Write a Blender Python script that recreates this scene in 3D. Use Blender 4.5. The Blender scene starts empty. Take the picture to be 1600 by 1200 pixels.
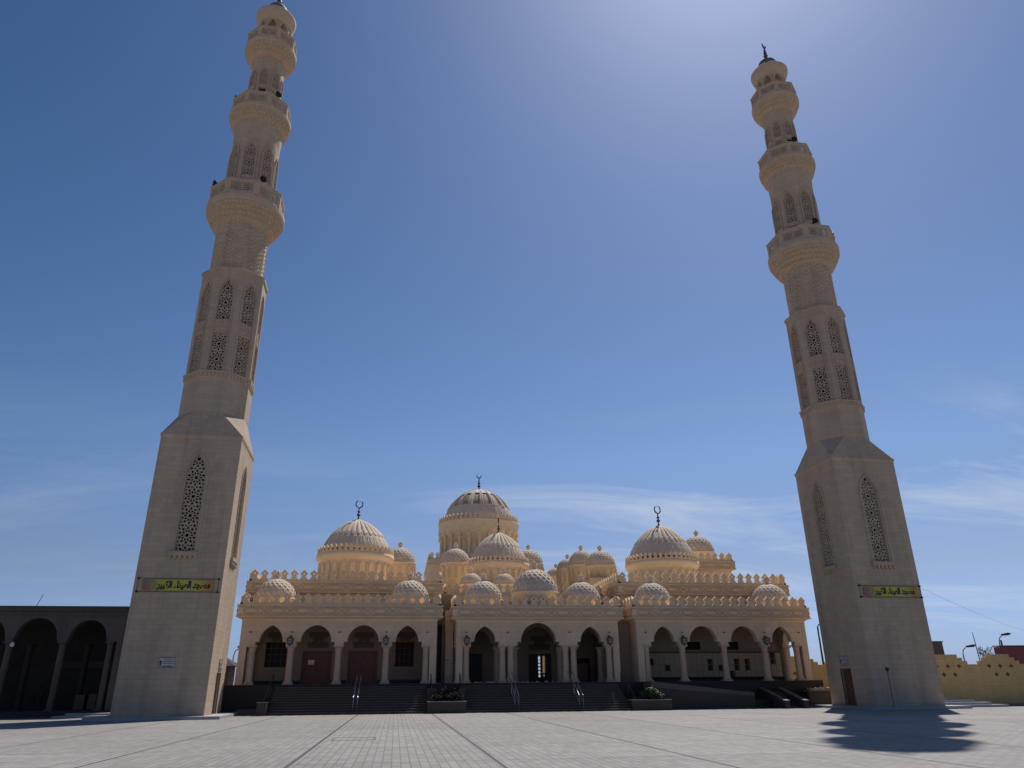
import bpy, bmesh, math, random
from math import sin, cos, pi, radians, sqrt, atan2, hypot
from mathutils import Vector, Matrix
from mathutils.geometry import tessellate_polygon

random.seed(7)
scene = bpy.context.scene
COL = scene.collection

# ------------------------------------------------------------------ camera
F_PX, PITCH, ROLL, YAW, EYE = 1142.0, radians(22.43), radians(-0.52), radians(-8.6), 1.6
cam_data = bpy.data.cameras.new('camera')
cam_data.sensor_fit = 'HORIZONTAL'
cam_data.sensor_width = 36.0
cam_data.lens = 36.0 * F_PX / 1600.0
cam_data.clip_start = 0.1
cam_data.clip_end = 9000.0
cam = bpy.data.objects.new('camera', cam_data)
COL.objects.link(cam)
_fw0 = Vector((-sin(YAW), cos(YAW), 0)); _rt0 = Vector((cos(YAW), sin(YAW), 0)); _up0 = Vector((0, 0, 1))
_fw = _fw0 * cos(PITCH) + _up0 * sin(PITCH)
_u = -_fw0 * sin(PITCH) + _up0 * cos(PITCH)
_rt = _rt0 * cos(ROLL) + _u * sin(ROLL)
_up = -_rt0 * sin(ROLL) + _u * cos(ROLL)
cam.matrix_world = Matrix(((_rt.x, _up.x, -_fw.x, 0), (_rt.y, _up.y, -_fw.y, 0), (_rt.z, _up.z, -_fw.z, EYE), (0, 0, 0, 1)))
scene.camera = cam

# ------------------------------------------------------------------ light
SUN_AZ, SUN_EL = radians(33.3), radians(57.5)          # azimuth from +Y towards +X
S = Vector((sin(SUN_AZ) * cos(SUN_EL), cos(SUN_AZ) * cos(SUN_EL), sin(SUN_EL)))
sun_data = bpy.data.lights.new('sun', 'SUN')
sun_data.energy = 4.5
sun_data.angle = radians(0.53)
sun_data.color = (1.0, 0.95, 0.89)
sun = bpy.data.objects.new('sun', sun_data)
sun.rotation_euler = (-S).to_track_quat('-Z', 'Y').to_euler()
sun.location = (20, 40, 90)
COL.objects.link(sun)

world = bpy.data.worlds.new('World')
scene.world = world
world.use_nodes = True
wt = world.node_tree
wn, wl = wt.nodes, wt.links
bg = wn['Background']
sky = wn.new('ShaderNodeTexSky')
sky.sky_type = 'NISHITA'
sky.sun_disc = False
sky.sun_elevation = SUN_EL
sky.sun_rotation = SUN_AZ
sky.altitude = 0
sky.air_density = 1.0
sky.dust_density = 0.5
sky.ozone_density = 6.0
SKY_STRENGTH = 0.075
# wispy cirrus low above the horizon, mixed into the sky itself
geo = wn.new('ShaderNodeTexCoord')
sep = wn.new('ShaderNodeSeparateXYZ')
wl.new(geo.outputs['Generated'], sep.inputs[0])
def wmath(op, a, b=None, clamp=False):
    n = wn.new('ShaderNodeMath'); n.operation = op; n.use_clamp = clamp
    for i, v in enumerate((a, b)):
        if v is None: continue
        if isinstance(v, (int, float)): n.inputs[i].default_value = v
        else: wl.new(v, n.inputs[i])
    return n.outputs[0]
zz = wmath('MAXIMUM', sep.outputs['Z'], 0.02)
comb = wn.new('ShaderNodeCombineXYZ')
wl.new(wmath('DIVIDE', sep.outputs['X'], wmath('ADD', zz, 0.12)), comb.inputs[0])
wl.new(wmath('DIVIDE', sep.outputs['Y'], wmath('ADD', zz, 0.12)), comb.inputs[1])
mp = wn.new('ShaderNodeMapping'); mp.inputs['Scale'].default_value = (0.8, 1.9, 1.0); mp.inputs['Rotation'].default_value = (0, 0, radians(-12)); mp.inputs['Location'].default_value = (6.14, 2.31, 0)
wl.new(comb.outputs[0], mp.inputs['Vector'])
n1 = wn.new('ShaderNodeTexNoise'); n1.inputs['Scale'].default_value = 0.9; n1.inputs['Detail'].default_value = 9; n1.inputs['Roughness'].default_value = 0.66; n1.inputs['Distortion'].default_value = 0.7
wl.new(mp.outputs[0], n1.inputs['Vector'])
rmp = wn.new('ShaderNodeMapRange'); rmp.inputs['From Min'].default_value = 0.48; rmp.inputs['From Max'].default_value = 0.80; rmp.inputs['To Max'].default_value = 1.0
wl.new(n1.outputs['Fac'], rmp.inputs['Value'])
band = wn.new('ShaderNodeMapRange'); band.interpolation_type = 'SMOOTHSTEP'
band.inputs['From Min'].default_value = 0.36; band.inputs['From Max'].default_value = 0.22
wl.new(sep.outputs['Z'], band.inputs['Value'])
band2 = wn.new('ShaderNodeMapRange'); band2.interpolation_type = 'SMOOTHSTEP'
band2.inputs['From Min'].default_value = 0.0; band2.inputs['From Max'].default_value = 0.10
wl.new(sep.outputs['Z'], band2.inputs['Value'])
side = wn.new('ShaderNodeMapRange'); side.interpolation_type = 'SMOOTHSTEP'
side.inputs['From Min'].default_value = -0.05; side.inputs['From Max'].default_value = 0.32; side.inputs['To Min'].default_value = 0.25
wl.new(sep.outputs['X'], side.inputs['Value'])
cm = wmath('MULTIPLY', wmath('MULTIPLY', wmath('MULTIPLY', wmath('MULTIPLY', rmp.outputs[0], side.outputs[0]), band.outputs[0]), band2.outputs[0]), 0.60, True)
# grade of the clear sky, per channel, as the camera rendered it: deeper blue away from the sun, paler near it
hsv = wn.new('ShaderNodeHueSaturation'); hsv.inputs['Saturation'].default_value = 0.80
wl.new(sky.outputs[0], hsv.inputs['Color'])
spl = wn.new('ShaderNodeSeparateColor'); wl.new(hsv.outputs[0], spl.inputs[0])
tlo = wn.new('ShaderNodeValToRGB'); wl.new(sep.outputs['Z'], tlo.inputs[0])
te = tlo.color_ramp.elements
te[0].position = 0.0; te[0].color = (0.24, 0.36, 0.66, 1); te[1].position = 0.28; te[1].color = (0.56, 0.545, 0.51, 1)
q_ = te.new(0.06); q_.color = (0.34, 0.39, 0.54, 1)
q_ = te.new(0.13); q_.color = (0.46, 0.41, 0.42, 1)
spt = wn.new('ShaderNodeSeparateColor'); wl.new(tlo.outputs[0], spt.inputs[0])
cmb = wn.new('ShaderNodeCombineColor')
for ch_, (gain_, gam_) in enumerate(((math.exp(1.40), 2.40), (math.exp(0.710), 1.760), (math.exp(0.450), 1.467))):
    v_ = wmath('POWER', wmath('MULTIPLY', spl.outputs[ch_], 0.075), gam_)
    v_ = wmath('MULTIPLY', wmath('MULTIPLY', v_, gain_ * 2.0), spt.outputs[ch_])
    a_, b_ = ((1.62, 2.1), (1.09, 0.35), (1.0, 0.0))[ch_]                     # soft shoulder towards the sun
    v_ = wmath('DIVIDE', wmath('MULTIPLY', v_, a_), wmath('ADD', wmath('MULTIPLY', v_, b_), 1.0))
    wl.new(wmath('DIVIDE', wmath('MINIMUM', v_, (1.0, 0.95, 0.95)[ch_]), SKY_STRENGTH), cmb.inputs[ch_])
mixc = wn.new('ShaderNodeMix'); mixc.data_type = 'RGBA'
wl.new(cm, mixc.inputs[0]); wl.new(cmb.outputs[0], mixc.inputs[6])
mixc.inputs[7].default_value = (9.0, 9.6, 10.4, 1)
wl.new(mixc.outputs[2], bg.inputs['Color'])
bg.inputs['Strength'].default_value = SKY_STRENGTH

scene.view_settings.view_transform = 'Standard'
scene.view_settings.look = 'None'
scene.view_settings.gamma = 1.0
scene.view_settings.exposure = 0.0
scene.cycles.max_bounces = 8
scene.cycles.diffuse_bounces = 5

# ------------------------------------------------------------------ helpers
ORG = {}                                   # world origin of every built object

class MB:
    """collects geometry in world coordinates, links it as ONE mesh object"""
    def __init__(s): s.v = []; s.f = []; s.sm = []
    def add(s, verts, faces, smooth=False):
        o = len(s.v); s.v += [tuple(p) for p in verts]
        for f in faces: s.f.append(tuple(i + o for i in f)); s.sm.append(smooth)
    def box(s, x0, x1, y0, y1, z0, z1):
        s.add([(x, y, z) for z in (z0, z1) for y in (y0, y1) for x in (x0, x1)],
              [(0, 2, 3, 1), (4, 5, 7, 6), (0, 1, 5, 4), (1, 3, 7, 5), (3, 2, 6, 7), (2, 0, 4, 6)])
    def obox(s, c, ax, ay, hx, hy, z0, z1):
        """box with horizontal axes ax, ay (unit 2-vectors), half sizes hx, hy"""
        P = [(c[0] + ax[0] * i * hx + ay[0] * j * hy, c[1] + ax[1] * i * hx + ay[1] * j * hy, z) for z in (z0, z1) for j in (-1, 1) for i in (-1, 1)]
        s.add(P, [(0, 2, 3, 1), (4, 5, 7, 6), (0, 1, 5, 4), (1, 3, 7, 5), (3, 2, 6, 7), (2, 0, 4, 6)])
    def lathe(s, cx, cy, prof, n=32, phase=0.0, smooth=True, rf=None, cap=True):
        """prof [(r, z)]; rf(theta, z, k) -> factor added to r"""
        o = []; m = len(prof)
        for k, (r, z) in enumerate(prof):
            for i in range(n):
                t = phase + 2 * pi * i / n
                rr = r + (rf(t, z, k) if rf else 0)
                o.append((cx + rr * cos(t), cy + rr * sin(t), z))
        fs = []
        for k in range(m - 1):
            for i in range(n):
                j = (i + 1) % n
                fs.append((k * n + i, k * n + j, (k + 1) * n + j, (k + 1) * n + i))
        s.add(o, fs, smooth)
        if cap:
            s.add(o[:n], [tuple(range(n - 1, -1, -1))]); s.add(o[-n:], [tuple(range(n))])
    def tube(s, pts, r, n=8, smooth=True):
        pts = [Vector(p) for p in pts]; o = []; m = len(pts)
        for k, p in enumerate(pts):
            d = (pts[min(k + 1, m - 1)] - pts[max(k - 1, 0)]).normalized()
            a = d.cross(Vector((0, 0, 1)))
            if a.length < 1e-3: a = d.cross(Vector((0, 1, 0)))
            a.normalize(); b = d.cross(a)
            rr = r[k] if isinstance(r, (list, tuple)) else r
            for i in range(n):
                t = 2 * pi * i / n
                o.append(p + a * rr * cos(t) + b * rr * sin(t))
        fs = [(k * n + i, k * n + (i + 1) % n, (k + 1) * n + (i + 1) % n, (k + 1) * n + i) for k in range(m - 1) for i in range(n)]
        s.add(o, fs, smooth); s.add(o[:n], [tuple(range(n))]); s.add(o[-n:], [tuple(range(n))])
    def plate(s, outline, holes, xf, depth, back=True, sides=True, front=True, skip=None):
        """2-D outline with holes; xf(u, v, d) -> world; d = 0 is the front, d = depth the back"""
        loops = [outline] + list(holes)
        pts = [p for L in loops for p in L]
        tris = tessellate_polygon([[Vector((p[0], p[1], 0)) for p in L] for L in loops])
        if front: s.add([xf(p[0], p[1], 0) for p in pts], [tuple(t) for t in tris])
        if back: s.add([xf(p[0], p[1], depth) for p in pts], [tuple(reversed(t)) for t in tris])
        if sides:
            for li, L in enumerate(loops):
                if li == 0 and sides == 'holes': continue
                n = len(L)
                P = [xf(p[0], p[1], 0) for p in L] + [xf(p[0], p[1], depth) for p in L]
                s.add(P, [(i, (i + 1) % n, n + (i + 1) % n, n + i) for i in range(n) if not (skip and li == 0 and skip(L[i], L[(i + 1) % n]))])
    def ribbon(s, pts, w, xf, d, closed=False):
        """flat raised band along a 2-D polyline, standing d proud of d = 0"""
        n = len(pts); L = []; R = []
        for i, p in enumerate(pts):
            a = pts[(i - 1) % n] if (closed or i > 0) else p
            b = pts[(i + 1) % n] if (closed or i < n - 1) else p
            dx, dy = b[0] - a[0], b[1] - a[1]; l = hypot(dx, dy) or 1
            nx, ny = -dy / l * w / 2, dx / l * w / 2
            L.append((p[0] + nx, p[1] + ny)); R.append((p[0] - nx, p[1] - ny))
        P = [xf(u, v, -d) for u, v in L] + [xf(u, v, -d) for u, v in R] + [xf(u, v, 0.004) for u, v in L] + [xf(u, v, 0.004) for u, v in R]
        fs = []
        for i in range(n if closed else n - 1):
            j = (i + 1) % n
            fs += [(i, j, n + j, n + i), (2 * n + i, 2 * n + j, j, i), (n + i, n + j, 3 * n + j, 3 * n + i)]
        s.add(P, fs)
    def mesh(s, name, mat, origin=(0, 0, 0)):
        me = bpy.data.meshes.new(name)
        ox, oy, oz = origin
        me.from_pydata([(x - ox, y - oy, z - oz) for x, y, z in s.v], [], s.f)
        me.polygons.foreach_set('use_smooth', s.sm)
        me.materials.append(mat); me.update()
        return me
    def build(s, name, mat, parent=None, origin=None):
        if origin is None: origin = ORG[parent.name] if parent else (0, 0, 0)
        return link(name, s.mesh(name, mat, origin), parent, origin)

def link(name, me, parent, origin, rotz=0.0):
    o = bpy.data.objects.new(name, me); COL.objects.link(o)
    ORG[o.name] = tuple(origin)
    if parent:
        p = ORG[parent.name]; o.parent = parent
        o.location = (origin[0] - p[0], origin[1] - p[1], origin[2] - p[2])
    else: o.location = origin
    o.rotation_euler = (0, 0, rotz)
    return o

def tag(o, label, cat, group=None):
    o['label'] = label; o['category'] = cat
    if group: o['group'] = group
    return o
def thing(name, loc, label, cat, group=None):
    o = bpy.data.objects.new(name, None); COL.objects.link(o); o.location = loc
    o.empty_display_size = 0.3
    ORG[o.name] = tuple(loc)
    return tag(o, label, cat, group)
def struct(o, kind='structure'):
    o['kind'] = kind; return o

# ------------------------------------------------------------------ materials
def new_mat(name, base, rough=0.8, metal=0.0, var=0.0, vscale=1.0, bump=0.0, bscale=30.0, spec=0.4):
    m = bpy.data.materials.new(name); m.use_nodes = True
    nt = m.node_tree; p = nt.nodes['Principled BSDF']
    p.inputs['Base Color'].default_value = (*base, 1); p.inputs['Roughness'].default_value = rough
    p.inputs['Metallic'].default_value = metal; p.inputs['Specular IOR Level'].default_value = spec
    tc = nt.nodes.new('ShaderNodeTexCoord')
    if var:
        n = nt.nodes.new('ShaderNodeTexNoise'); n.inputs['Scale'].default_value = vscale; n.inputs['Detail'].default_value = 6; n.inputs['Roughness'].default_value = 0.65
        nt.links.new(tc.outputs['Object'], n.inputs['Vector'])
        r = nt.nodes.new('ShaderNodeMapRange'); r.inputs['From Min'].default_value = 0.3; r.inputs['From Max'].default_value = 0.7
        r.inputs['To Min'].default_value = 1 - var; r.inputs['To Max'].default_value = 1 + var
        nt.links.new(n.outputs['Fac'], r.inputs['Value'])
        mx = nt.nodes.new('ShaderNodeVectorMath'); mx.operation = 'SCALE'; mx.inputs[0].default_value = base
        nt.links.new(r.outputs[0], mx.inputs['Scale']); nt.links.new(mx.outputs[0], p.inputs['Base Color'])
    if bump:
        n2 = nt.nodes.new('ShaderNodeTexNoise'); n2.inputs['Scale'].default_value = bscale; n2.inputs['Detail'].default_value = 4
        nt.links.new(tc.outputs['Object'], n2.inputs['Vector'])
        b = nt.nodes.new('ShaderNodeBump'); b.inputs['Strength'].default_value = bump; b.inputs['Distance'].default_value = 0.02
        nt.links.new(n2.outputs['Fac'], b.inputs['Height']); nt.links.new(b.outputs[0], p.inputs['Normal'])
    return m

def ashlar(name, base, bw=0.9, bh=0.42, mortar=0.78, var=0.12, rough=0.85, msize=0.012):
    """coursed stone: x+y / z brick coordinates, block to block tone, stains, fine bump"""
    m = bpy.data.materials.new(name); m.use_nodes = True
    nt = m.node_tree; N, L = nt.nodes, nt.links; p = N['Principled BSDF']; p.inputs['Roughness'].default_value = rough; p.inputs['Specular IOR Level'].default_value = 0.25
    tc = N.new('ShaderNodeTexCoord'); se = N.new('ShaderNodeSeparateXYZ'); L.new(tc.outputs['Object'], se.inputs[0])
    ad = N.new('ShaderNodeMath'); ad.operation = 'ADD'; L.new(se.outputs['X'], ad.inputs[0]); L.new(se.outputs['Y'], ad.inputs[1])
    co = N.new('ShaderNodeCombineXYZ'); L.new(ad.outputs[0], co.inputs[0]); L.new(se.outputs['Z'], co.inputs[1])
    br = N.new('ShaderNodeTexBrick'); br.inputs['Scale'].default_value = 1.0; br.inputs['Brick Width'].default_value = bw; br.inputs['Row Height'].default_value = bh
    br.inputs['Mortar Size'].default_value = msize; br.inputs['Mortar Smooth'].default_value = 0.3; br.inputs['Bias'].default_value = 0.0
    br.inputs['Color1'].default_value = (1 - var * 0.5,) * 3 + (1,); br.inputs['Color2'].default_value = (1 + var * 0.5,) * 3 + (1,); br.inputs['Mortar'].default_value = (mortar,) * 3 + (1,)
    L.new(co.outputs[0], br.inputs['Vector'])
    n = N.new('ShaderNodeTexNoise'); n.inputs['Scale'].default_value = 0.45; n.inputs['Detail'].default_value = 8; n.inputs['Roughness'].default_value = 0.7
    mp = N.new('ShaderNodeMapping'); mp.inputs['Scale'].default_value = (1.6, 1.6, 0.35); L.new(tc.outputs['Object'], mp.inputs['Vector']); L.new(mp.outputs[0], n.inputs['Vector'])
    r = N.new('ShaderNodeMapRange'); r.inputs['From Min'].default_value = 0.3; r.inputs['From Max'].default_value = 0.7; r.inputs['To Min'].default_value = 1 - var; r.inputs['To Max'].default_value = 1 + var
    L.new(n.outputs['Fac'], r.inputs['Value'])
    st = N.new('ShaderNodeTexNoise'); st.inputs['Scale'].default_value = 1.0; st.inputs['Detail'].default_value = 6; st.inputs['Roughness'].default_value = 0.6
    ms = N.new('ShaderNodeMapping'); ms.inputs['Scale'].default_value = (2.6, 2.6, 0.10); L.new(tc.outputs['Object'], ms.inputs['Vector']); L.new(ms.outputs[0], st.inputs['Vector'])
    sr = N.new('ShaderNodeMapRange'); sr.inputs['From Min'].default_value = 0.52; sr.inputs['From Max'].default_value = 0.72; sr.inputs['To Min'].default_value = 1.0; sr.inputs['To Max'].default_value = 1 - var * 1.2
    L.new(st.outputs['Fac'], sr.inputs['Value'])
    sm = N.new('ShaderNodeMath'); sm.operation = 'MULTIPLY'; L.new(r.outputs[0], sm.inputs[0]); L.new(sr.outputs[0], sm.inputs[1])
    v1 = N.new('ShaderNodeVectorMath'); v1.operation = 'SCALE'; L.new(br.outputs['Color'], v1.inputs[0]); L.new(sm.outputs[0], v1.inputs['Scale'])
    v2 = N.new('ShaderNodeVectorMath'); v2.operation = 'MULTIPLY'; L.new(v1.outputs[0], v2.inputs[0]); v2.inputs[1].default_value = base
    L.new(v2.outputs[0], p.inputs['Base Color'])
    n2 = N.new('ShaderNodeTexNoise'); n2.inputs['Scale'].default_value = 22; n2.inputs['Detail'].default_value = 5; L.new(tc.outputs['Object'], n2.inputs['Vector'])
    mm = N.new('ShaderNodeMath'); mm.operation = 'MULTIPLY_ADD'; L.new(br.outputs['Fac'], mm.inputs[0]); mm.inputs[1].default_value = -1.2; L.new(n2.outputs['Fac'], mm.inputs[2])
    b = N.new('ShaderNodeBump'); b.inputs['Strength'].default_value = 0.35; b.inputs['Distance'].default_value = 0.015; L.new(mm.outputs[0], b.inputs['Height']); L.new(b.outputs[0], p.inputs['Normal'])
    return m

M = {}
M['minaret'] = ashlar('minaret_limestone', (0.475, 0.368, 0.268), 0.7, 0.30, 0.88, 0.12, msize=0.016)
M['minaret_trim'] = new_mat('minaret_carved_trim', (0.49, 0.378, 0.27), 0.85, var=0.10, vscale=2.0, bump=0.3, bscale=18)
M['lattice'] = new_mat('lattice_stone', (0.43, 0.335, 0.25), 0.85, var=0.08, vscale=3)
M['stone'] = ashlar('cream_limestone', (0.62, 0.475, 0.335), 0.8, 0.4, 0.86, 0.09)
M['trim'] = new_mat('carved_cream_stone', (0.70, 0.535, 0.36), 0.85, var=0.09, vscale=1.3, bump=0.25, bscale=20)
M['yellow'] = new_mat('yellow_rendered_drum', (0.79, 0.62, 0.40), 0.85, var=0.07, vscale=1.2, bump=0.15, bscale=20)
M['dome'] = new_mat('dome_stone', (0.64, 0.525, 0.405), 0.8, var=0.10, vscale=1.1, bump=0.25, bscale=14)
M['domepanel'] = new_mat('dome_window_panel', (0.33, 0.255, 0.195), 0.8, var=0.25, vscale=5, bump=0.5, bscale=9)
M['relief'] = new_mat('shade_toned_strapwork', (0.54, 0.41, 0.275), 0.9, var=0.12, vscale=2)  # darker than the trim: shade of the carved lines put into the colour
M['column'] = new_mat('column_marble', (0.50, 0.365, 0.26), 0.5, var=0.10, vscale=2.5)
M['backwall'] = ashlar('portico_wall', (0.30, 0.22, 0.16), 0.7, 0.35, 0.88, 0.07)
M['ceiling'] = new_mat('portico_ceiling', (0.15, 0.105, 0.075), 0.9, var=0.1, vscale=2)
M['granite'] = new_mat('dark_red_granite', (0.058, 0.041, 0.036), 0.6, var=0.25, vscale=6)
M['tread'] = new_mat('granite_tread', (0.125, 0.10, 0.088), 0.6, var=0.2, vscale=5)
M['blackgranite'] = new_mat('black_granite', (0.014, 0.011, 0.012), 0.5, var=0.3, vscale=6)
M['coping'] = new_mat('grey_coping', (0.105, 0.09, 0.088), 0.6, var=0.12, vscale=4)
M['paleband'] = new_mat('pale_coping', (0.24, 0.20, 0.175), 0.6, var=0.1, vscale=4)
M['wood'] = new_mat('red_brown_wood', (0.16, 0.042, 0.024), 0.45, var=0.2, vscale=6)
M['brownwood'] = new_mat('brown_door_wood', (0.12, 0.065, 0.04), 0.55, var=0.25, vscale=8)
M['darkmetal'] = new_mat('dark_metal', (0.02, 0.018, 0.018), 0.5, metal=0.3)
M['bronze'] = new_mat('aged_bronze', (0.10, 0.085, 0.055), 0.45, metal=0.7, var=0.3, vscale=5)
M['steel'] = new_mat('stainless_steel', (0.50, 0.50, 0.51), 0.30, metal=1.0)
M['glass'] = new_mat('dark_window_glass', (0.022, 0.021, 0.022), 0.5, spec=0.15)
M['white'] = new_mat('white_paint', (0.72, 0.71, 0.68), 0.6, var=0.05, vscale=3)
M['signpanel'] = new_mat('pale_sign_panel', (0.48, 0.46, 0.44), 0.5, var=0.05, vscale=5)
M['ink'] = new_mat('black_ink', (0.02, 0.02, 0.025), 0.6)
M['navy'] = new_mat('navy_lettering', (0.010, 0.010, 0.055), 0.6)
M['locker'] = new_mat('cream_shoe_locker', (0.33, 0.265, 0.175), 0.5, var=0.09, vscale=2)
M['lockergap'] = new_mat('open_locker_interior', (0.06, 0.05, 0.045), 0.8)
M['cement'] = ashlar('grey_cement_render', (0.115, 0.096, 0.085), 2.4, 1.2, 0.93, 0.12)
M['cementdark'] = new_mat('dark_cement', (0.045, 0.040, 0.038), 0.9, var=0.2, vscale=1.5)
M['yellowwall'] = ashlar('yellow_painted_block', (0.60, 0.425, 0.185), 0.45, 0.22, 0.86, 0.10)
M['wallhole'] = new_mat('brown_tile_inset', (0.15, 0.085, 0.035), 0.8)
M['redwall'] = new_mat('red_brick_render', (0.22, 0.065, 0.055), 0.85, var=0.15, vscale=1.5)
M['brownwall'] = new_mat('brown_render', (0.14, 0.09, 0.07), 0.85, var=0.2, vscale=1)
M['greydome'] = new_mat('dark_grey_dome_render', (0.14, 0.135, 0.145), 0.7, var=0.12, vscale=3)
M['leaf'] = new_mat('green_leaf', (0.055, 0.10, 0.025), 0.55, var=0.4, vscale=6)
M['leafdry'] = new_mat('dry_leaf', (0.022, 0.020, 0.012), 0.95, var=0.4, vscale=6)
M['flower'] = new_mat('magenta_bract', (0.10, 0.018, 0.026), 0.6, var=0.3, vscale=9)
M['bark'] = new_mat('bark', (0.10, 0.075, 0.05), 0.9, var=0.2, vscale=9)
M['soil'] = new_mat('dry_soil', (0.16, 0.12, 0.085), 0.95, var=0.3, vscale=9)
M['sheet'] = new_mat('dusty_plastic', (0.30, 0.28, 0.26), 0.4, var=0.3, vscale=8)
M['rubble'] = new_mat('broken_stone', (0.34, 0.27, 0.20), 0.9, var=0.2, vscale=9)
M['lampglass'] = new_mat('lantern_glass', (0.22, 0.20, 0.18), 0.4)
M['lampiron'] = new_mat('dusty_iron', (0.10, 0.083, 0.07), 0.7, var=0.2, vscale=9)
M['pole'] = new_mat('grey_lamp_pole', (0.06, 0.06, 0.07), 0.5, metal=0.4)

def plaza_mat():
    m = bpy.data.materials.new('pale_concrete_pavers'); m.use_nodes = True
    nt = m.node_tree; N, L = nt.nodes, nt.links; p = N['Principled BSDF']; p.inputs['Roughness'].default_value = 0.75; p.inputs['Specular IOR Level'].default_value = 0.25
    tc = N.new('ShaderNodeTexCoord'); se = N.new('ShaderNodeSeparateXYZ'); L.new(tc.outputs['Object'], se.inputs[0])
    def mth(op, a, b=None, c=None):
        n = N.new('ShaderNodeMath'); n.operation = op
        for i, v in enumerate((a, b, c)):
            if v is None: continue
            if isinstance(v, (int, float)): n.inputs[i].default_value = v
            else: L.new(v, n.inputs[i])
        return n.outputs[0]
    def lines(coord, off, per, half):
        f = mth('PINGPONG', mth('ADD', coord, -off), per / 2)        # 0 on the line
        return mth('LESS_THAN', f, half)
    nz = N.new('ShaderNodeTexNoise'); nz.inputs['Scale'].default_value = 0.7; L.new(tc.outputs['Object'], nz.inputs['Vector'])
    xw = mth('ADD', se.outputs['X'], mth('MULTIPLY', mth('ADD', nz.outputs['Fac'], -0.5), 0.03))
    j1 = lines(xw, 2.40, 4.66, 0.045)
    j2 = lines(se.outputs['Y'], 18.97, 4.80, 0.034)
    # small interlocking pavers
    br = N.new('ShaderNodeTexBrick'); br.inputs['Scale'].default_value = 1.0; br.inputs['Brick Width'].default_value = 0.42; br.inputs['Row Height'].default_value = 0.21
    br.inputs['Mortar Size'].default_value = 0.016; br.inputs['Color1'].default_value = (0.90, 0.90, 0.90, 1); br.inputs['Color2'].default_value = (1.12, 1.12, 1.12, 1); br.inputs['Mortar'].default_value = (0.66, 0.66, 0.67, 1)
    mp = N.new('ShaderNodeMapping'); mp.inputs['Rotation'].default_value = (0, 0, pi / 2); L.new(tc.outputs['Object'], mp.inputs['Vector']); L.new(mp.outputs[0], br.inputs['Vector'])
    n1 = N.new('ShaderNodeTexNoise'); n1.inputs['Scale'].default_value = 0.16; n1.inputs['Detail'].default_value = 9; n1.inputs['Roughness'].default_value = 0.68; L.new(tc.outputs['Object'], n1.inputs['Vector'])
    n2 = N.new('ShaderNodeTexNoise'); n2.inputs['Scale'].default_value = 5.0; n2.inputs['Detail'].default_value = 7; n2.inputs['Roughness'].default_value = 0.75; L.new(tc.outputs['Object'], n2.inputs['Vector'])
    # slab to slab tone between the joints
    cx = mth('FLOOR', mth('DIVIDE', mth('ADD', se.outputs['X'], -2.40), 4.66)); cy = mth('FLOOR', mth('DIVIDE', mth('ADD', se.outputs['Y'], -18.97), 4.80))
    cc = N.new('ShaderNodeCombineXYZ'); L.new(cx, cc.inputs[0]); L.new(cy, cc.inputs[1])
    wn_ = N.new('ShaderNodeTexWhiteNoise'); L.new(cc.outputs[0], wn_.inputs['Vector'])
    f = mth('ADD', mth('MULTIPLY_ADD', n1.outputs['Fac'], 0.50, 0.60), mth('MULTIPLY_ADD', n2.outputs['Fac'], 0.46, -0.08))
    f = mth('MULTIPLY', f, mth('MULTIPLY_ADD', wn_.outputs['Value'], 0.13, 0.935))
    n3 = N.new('ShaderNodeTexNoise'); n3.inputs['Scale'].default_value = 0.9; n3.inputs['Detail'].default_value = 8; n3.inputs['Roughness'].default_value = 0.7; n3.inputs['Distortion'].default_value = 1.2; L.new(tc.outputs['Object'], n3.inputs['Vector'])
    stn = N.new('ShaderNodeMapRange'); stn.inputs['From Min'].default_value = 0.56; stn.inputs['From Max'].default_value = 0.70; stn.inputs['To Min'].default_value = 1.0; stn.inputs['To Max'].default_value = 0.80
    L.new(n3.outputs['Fac'], stn.inputs['Value']); f = mth('MULTIPLY', f, stn.outputs[0])
    # soiled rows of pavers alternating with swept ones
    row = mth('PINGPONG', mth('ADD', se.outputs['X'], mth('MULTIPLY', n1.outputs['Fac'], 1.5)), 0.31)
    f = mth('MULTIPLY', f, mth('MULTIPLY_ADD', row, 0.22, 0.97))
    v1 = N.new('ShaderNodeVectorMath'); v1.operation = 'SCALE'; L.new(br.outputs['Color'], v1.inputs[0]); L.new(f, v1.inputs['Scale'])
    v2 = N.new('ShaderNodeVectorMath'); v2.operation = 'MULTIPLY'; L.new(v1.outputs[0], v2.inputs[0]); v2.inputs[1].default_value = (0.268, 0.249, 0.232)
    mx = N.new('ShaderNodeMix'); mx.data_type = 'RGBA'; L.new(mth('MULTIPLY', j2, 0.9), mx.inputs[0]); L.new(v2.outputs[0], mx.inputs[6]); mx.inputs[7].default_value = (0.105, 0.10, 0.098, 1)
    mx2 = N.new('ShaderNodeMix'); mx2.data_type = 'RGBA'; L.new(j1, mx2.inputs[0]); L.new(mx.outputs[2], mx2.inputs[6]); mx2.inputs[7].default_value = (0.075, 0.072, 0.072, 1)
    L.new(mx2.outputs[2], p.inputs['Base Color'])
    b = N.new('ShaderNodeBump'); b.inputs['Strength'].default_value = 0.4; b.inputs['Distance'].default_value = 0.01; L.new(n2.outputs['Fac'], b.inputs['Height']); L.new(b.outputs[0], p.inputs['Normal'])
    return m
M['core'] = new_mat('dark_blocking_core', (0.015, 0.012, 0.010), 0.95, var=0.15, vscale=1.0)  # near black, for the added core that darkens the lattice holes
M['plaza'] = plaza_mat()
M['sand'] = new_mat('desert_sand', (0.36, 0.30, 0.23), 0.95, var=0.15, vscale=0.05)

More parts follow.
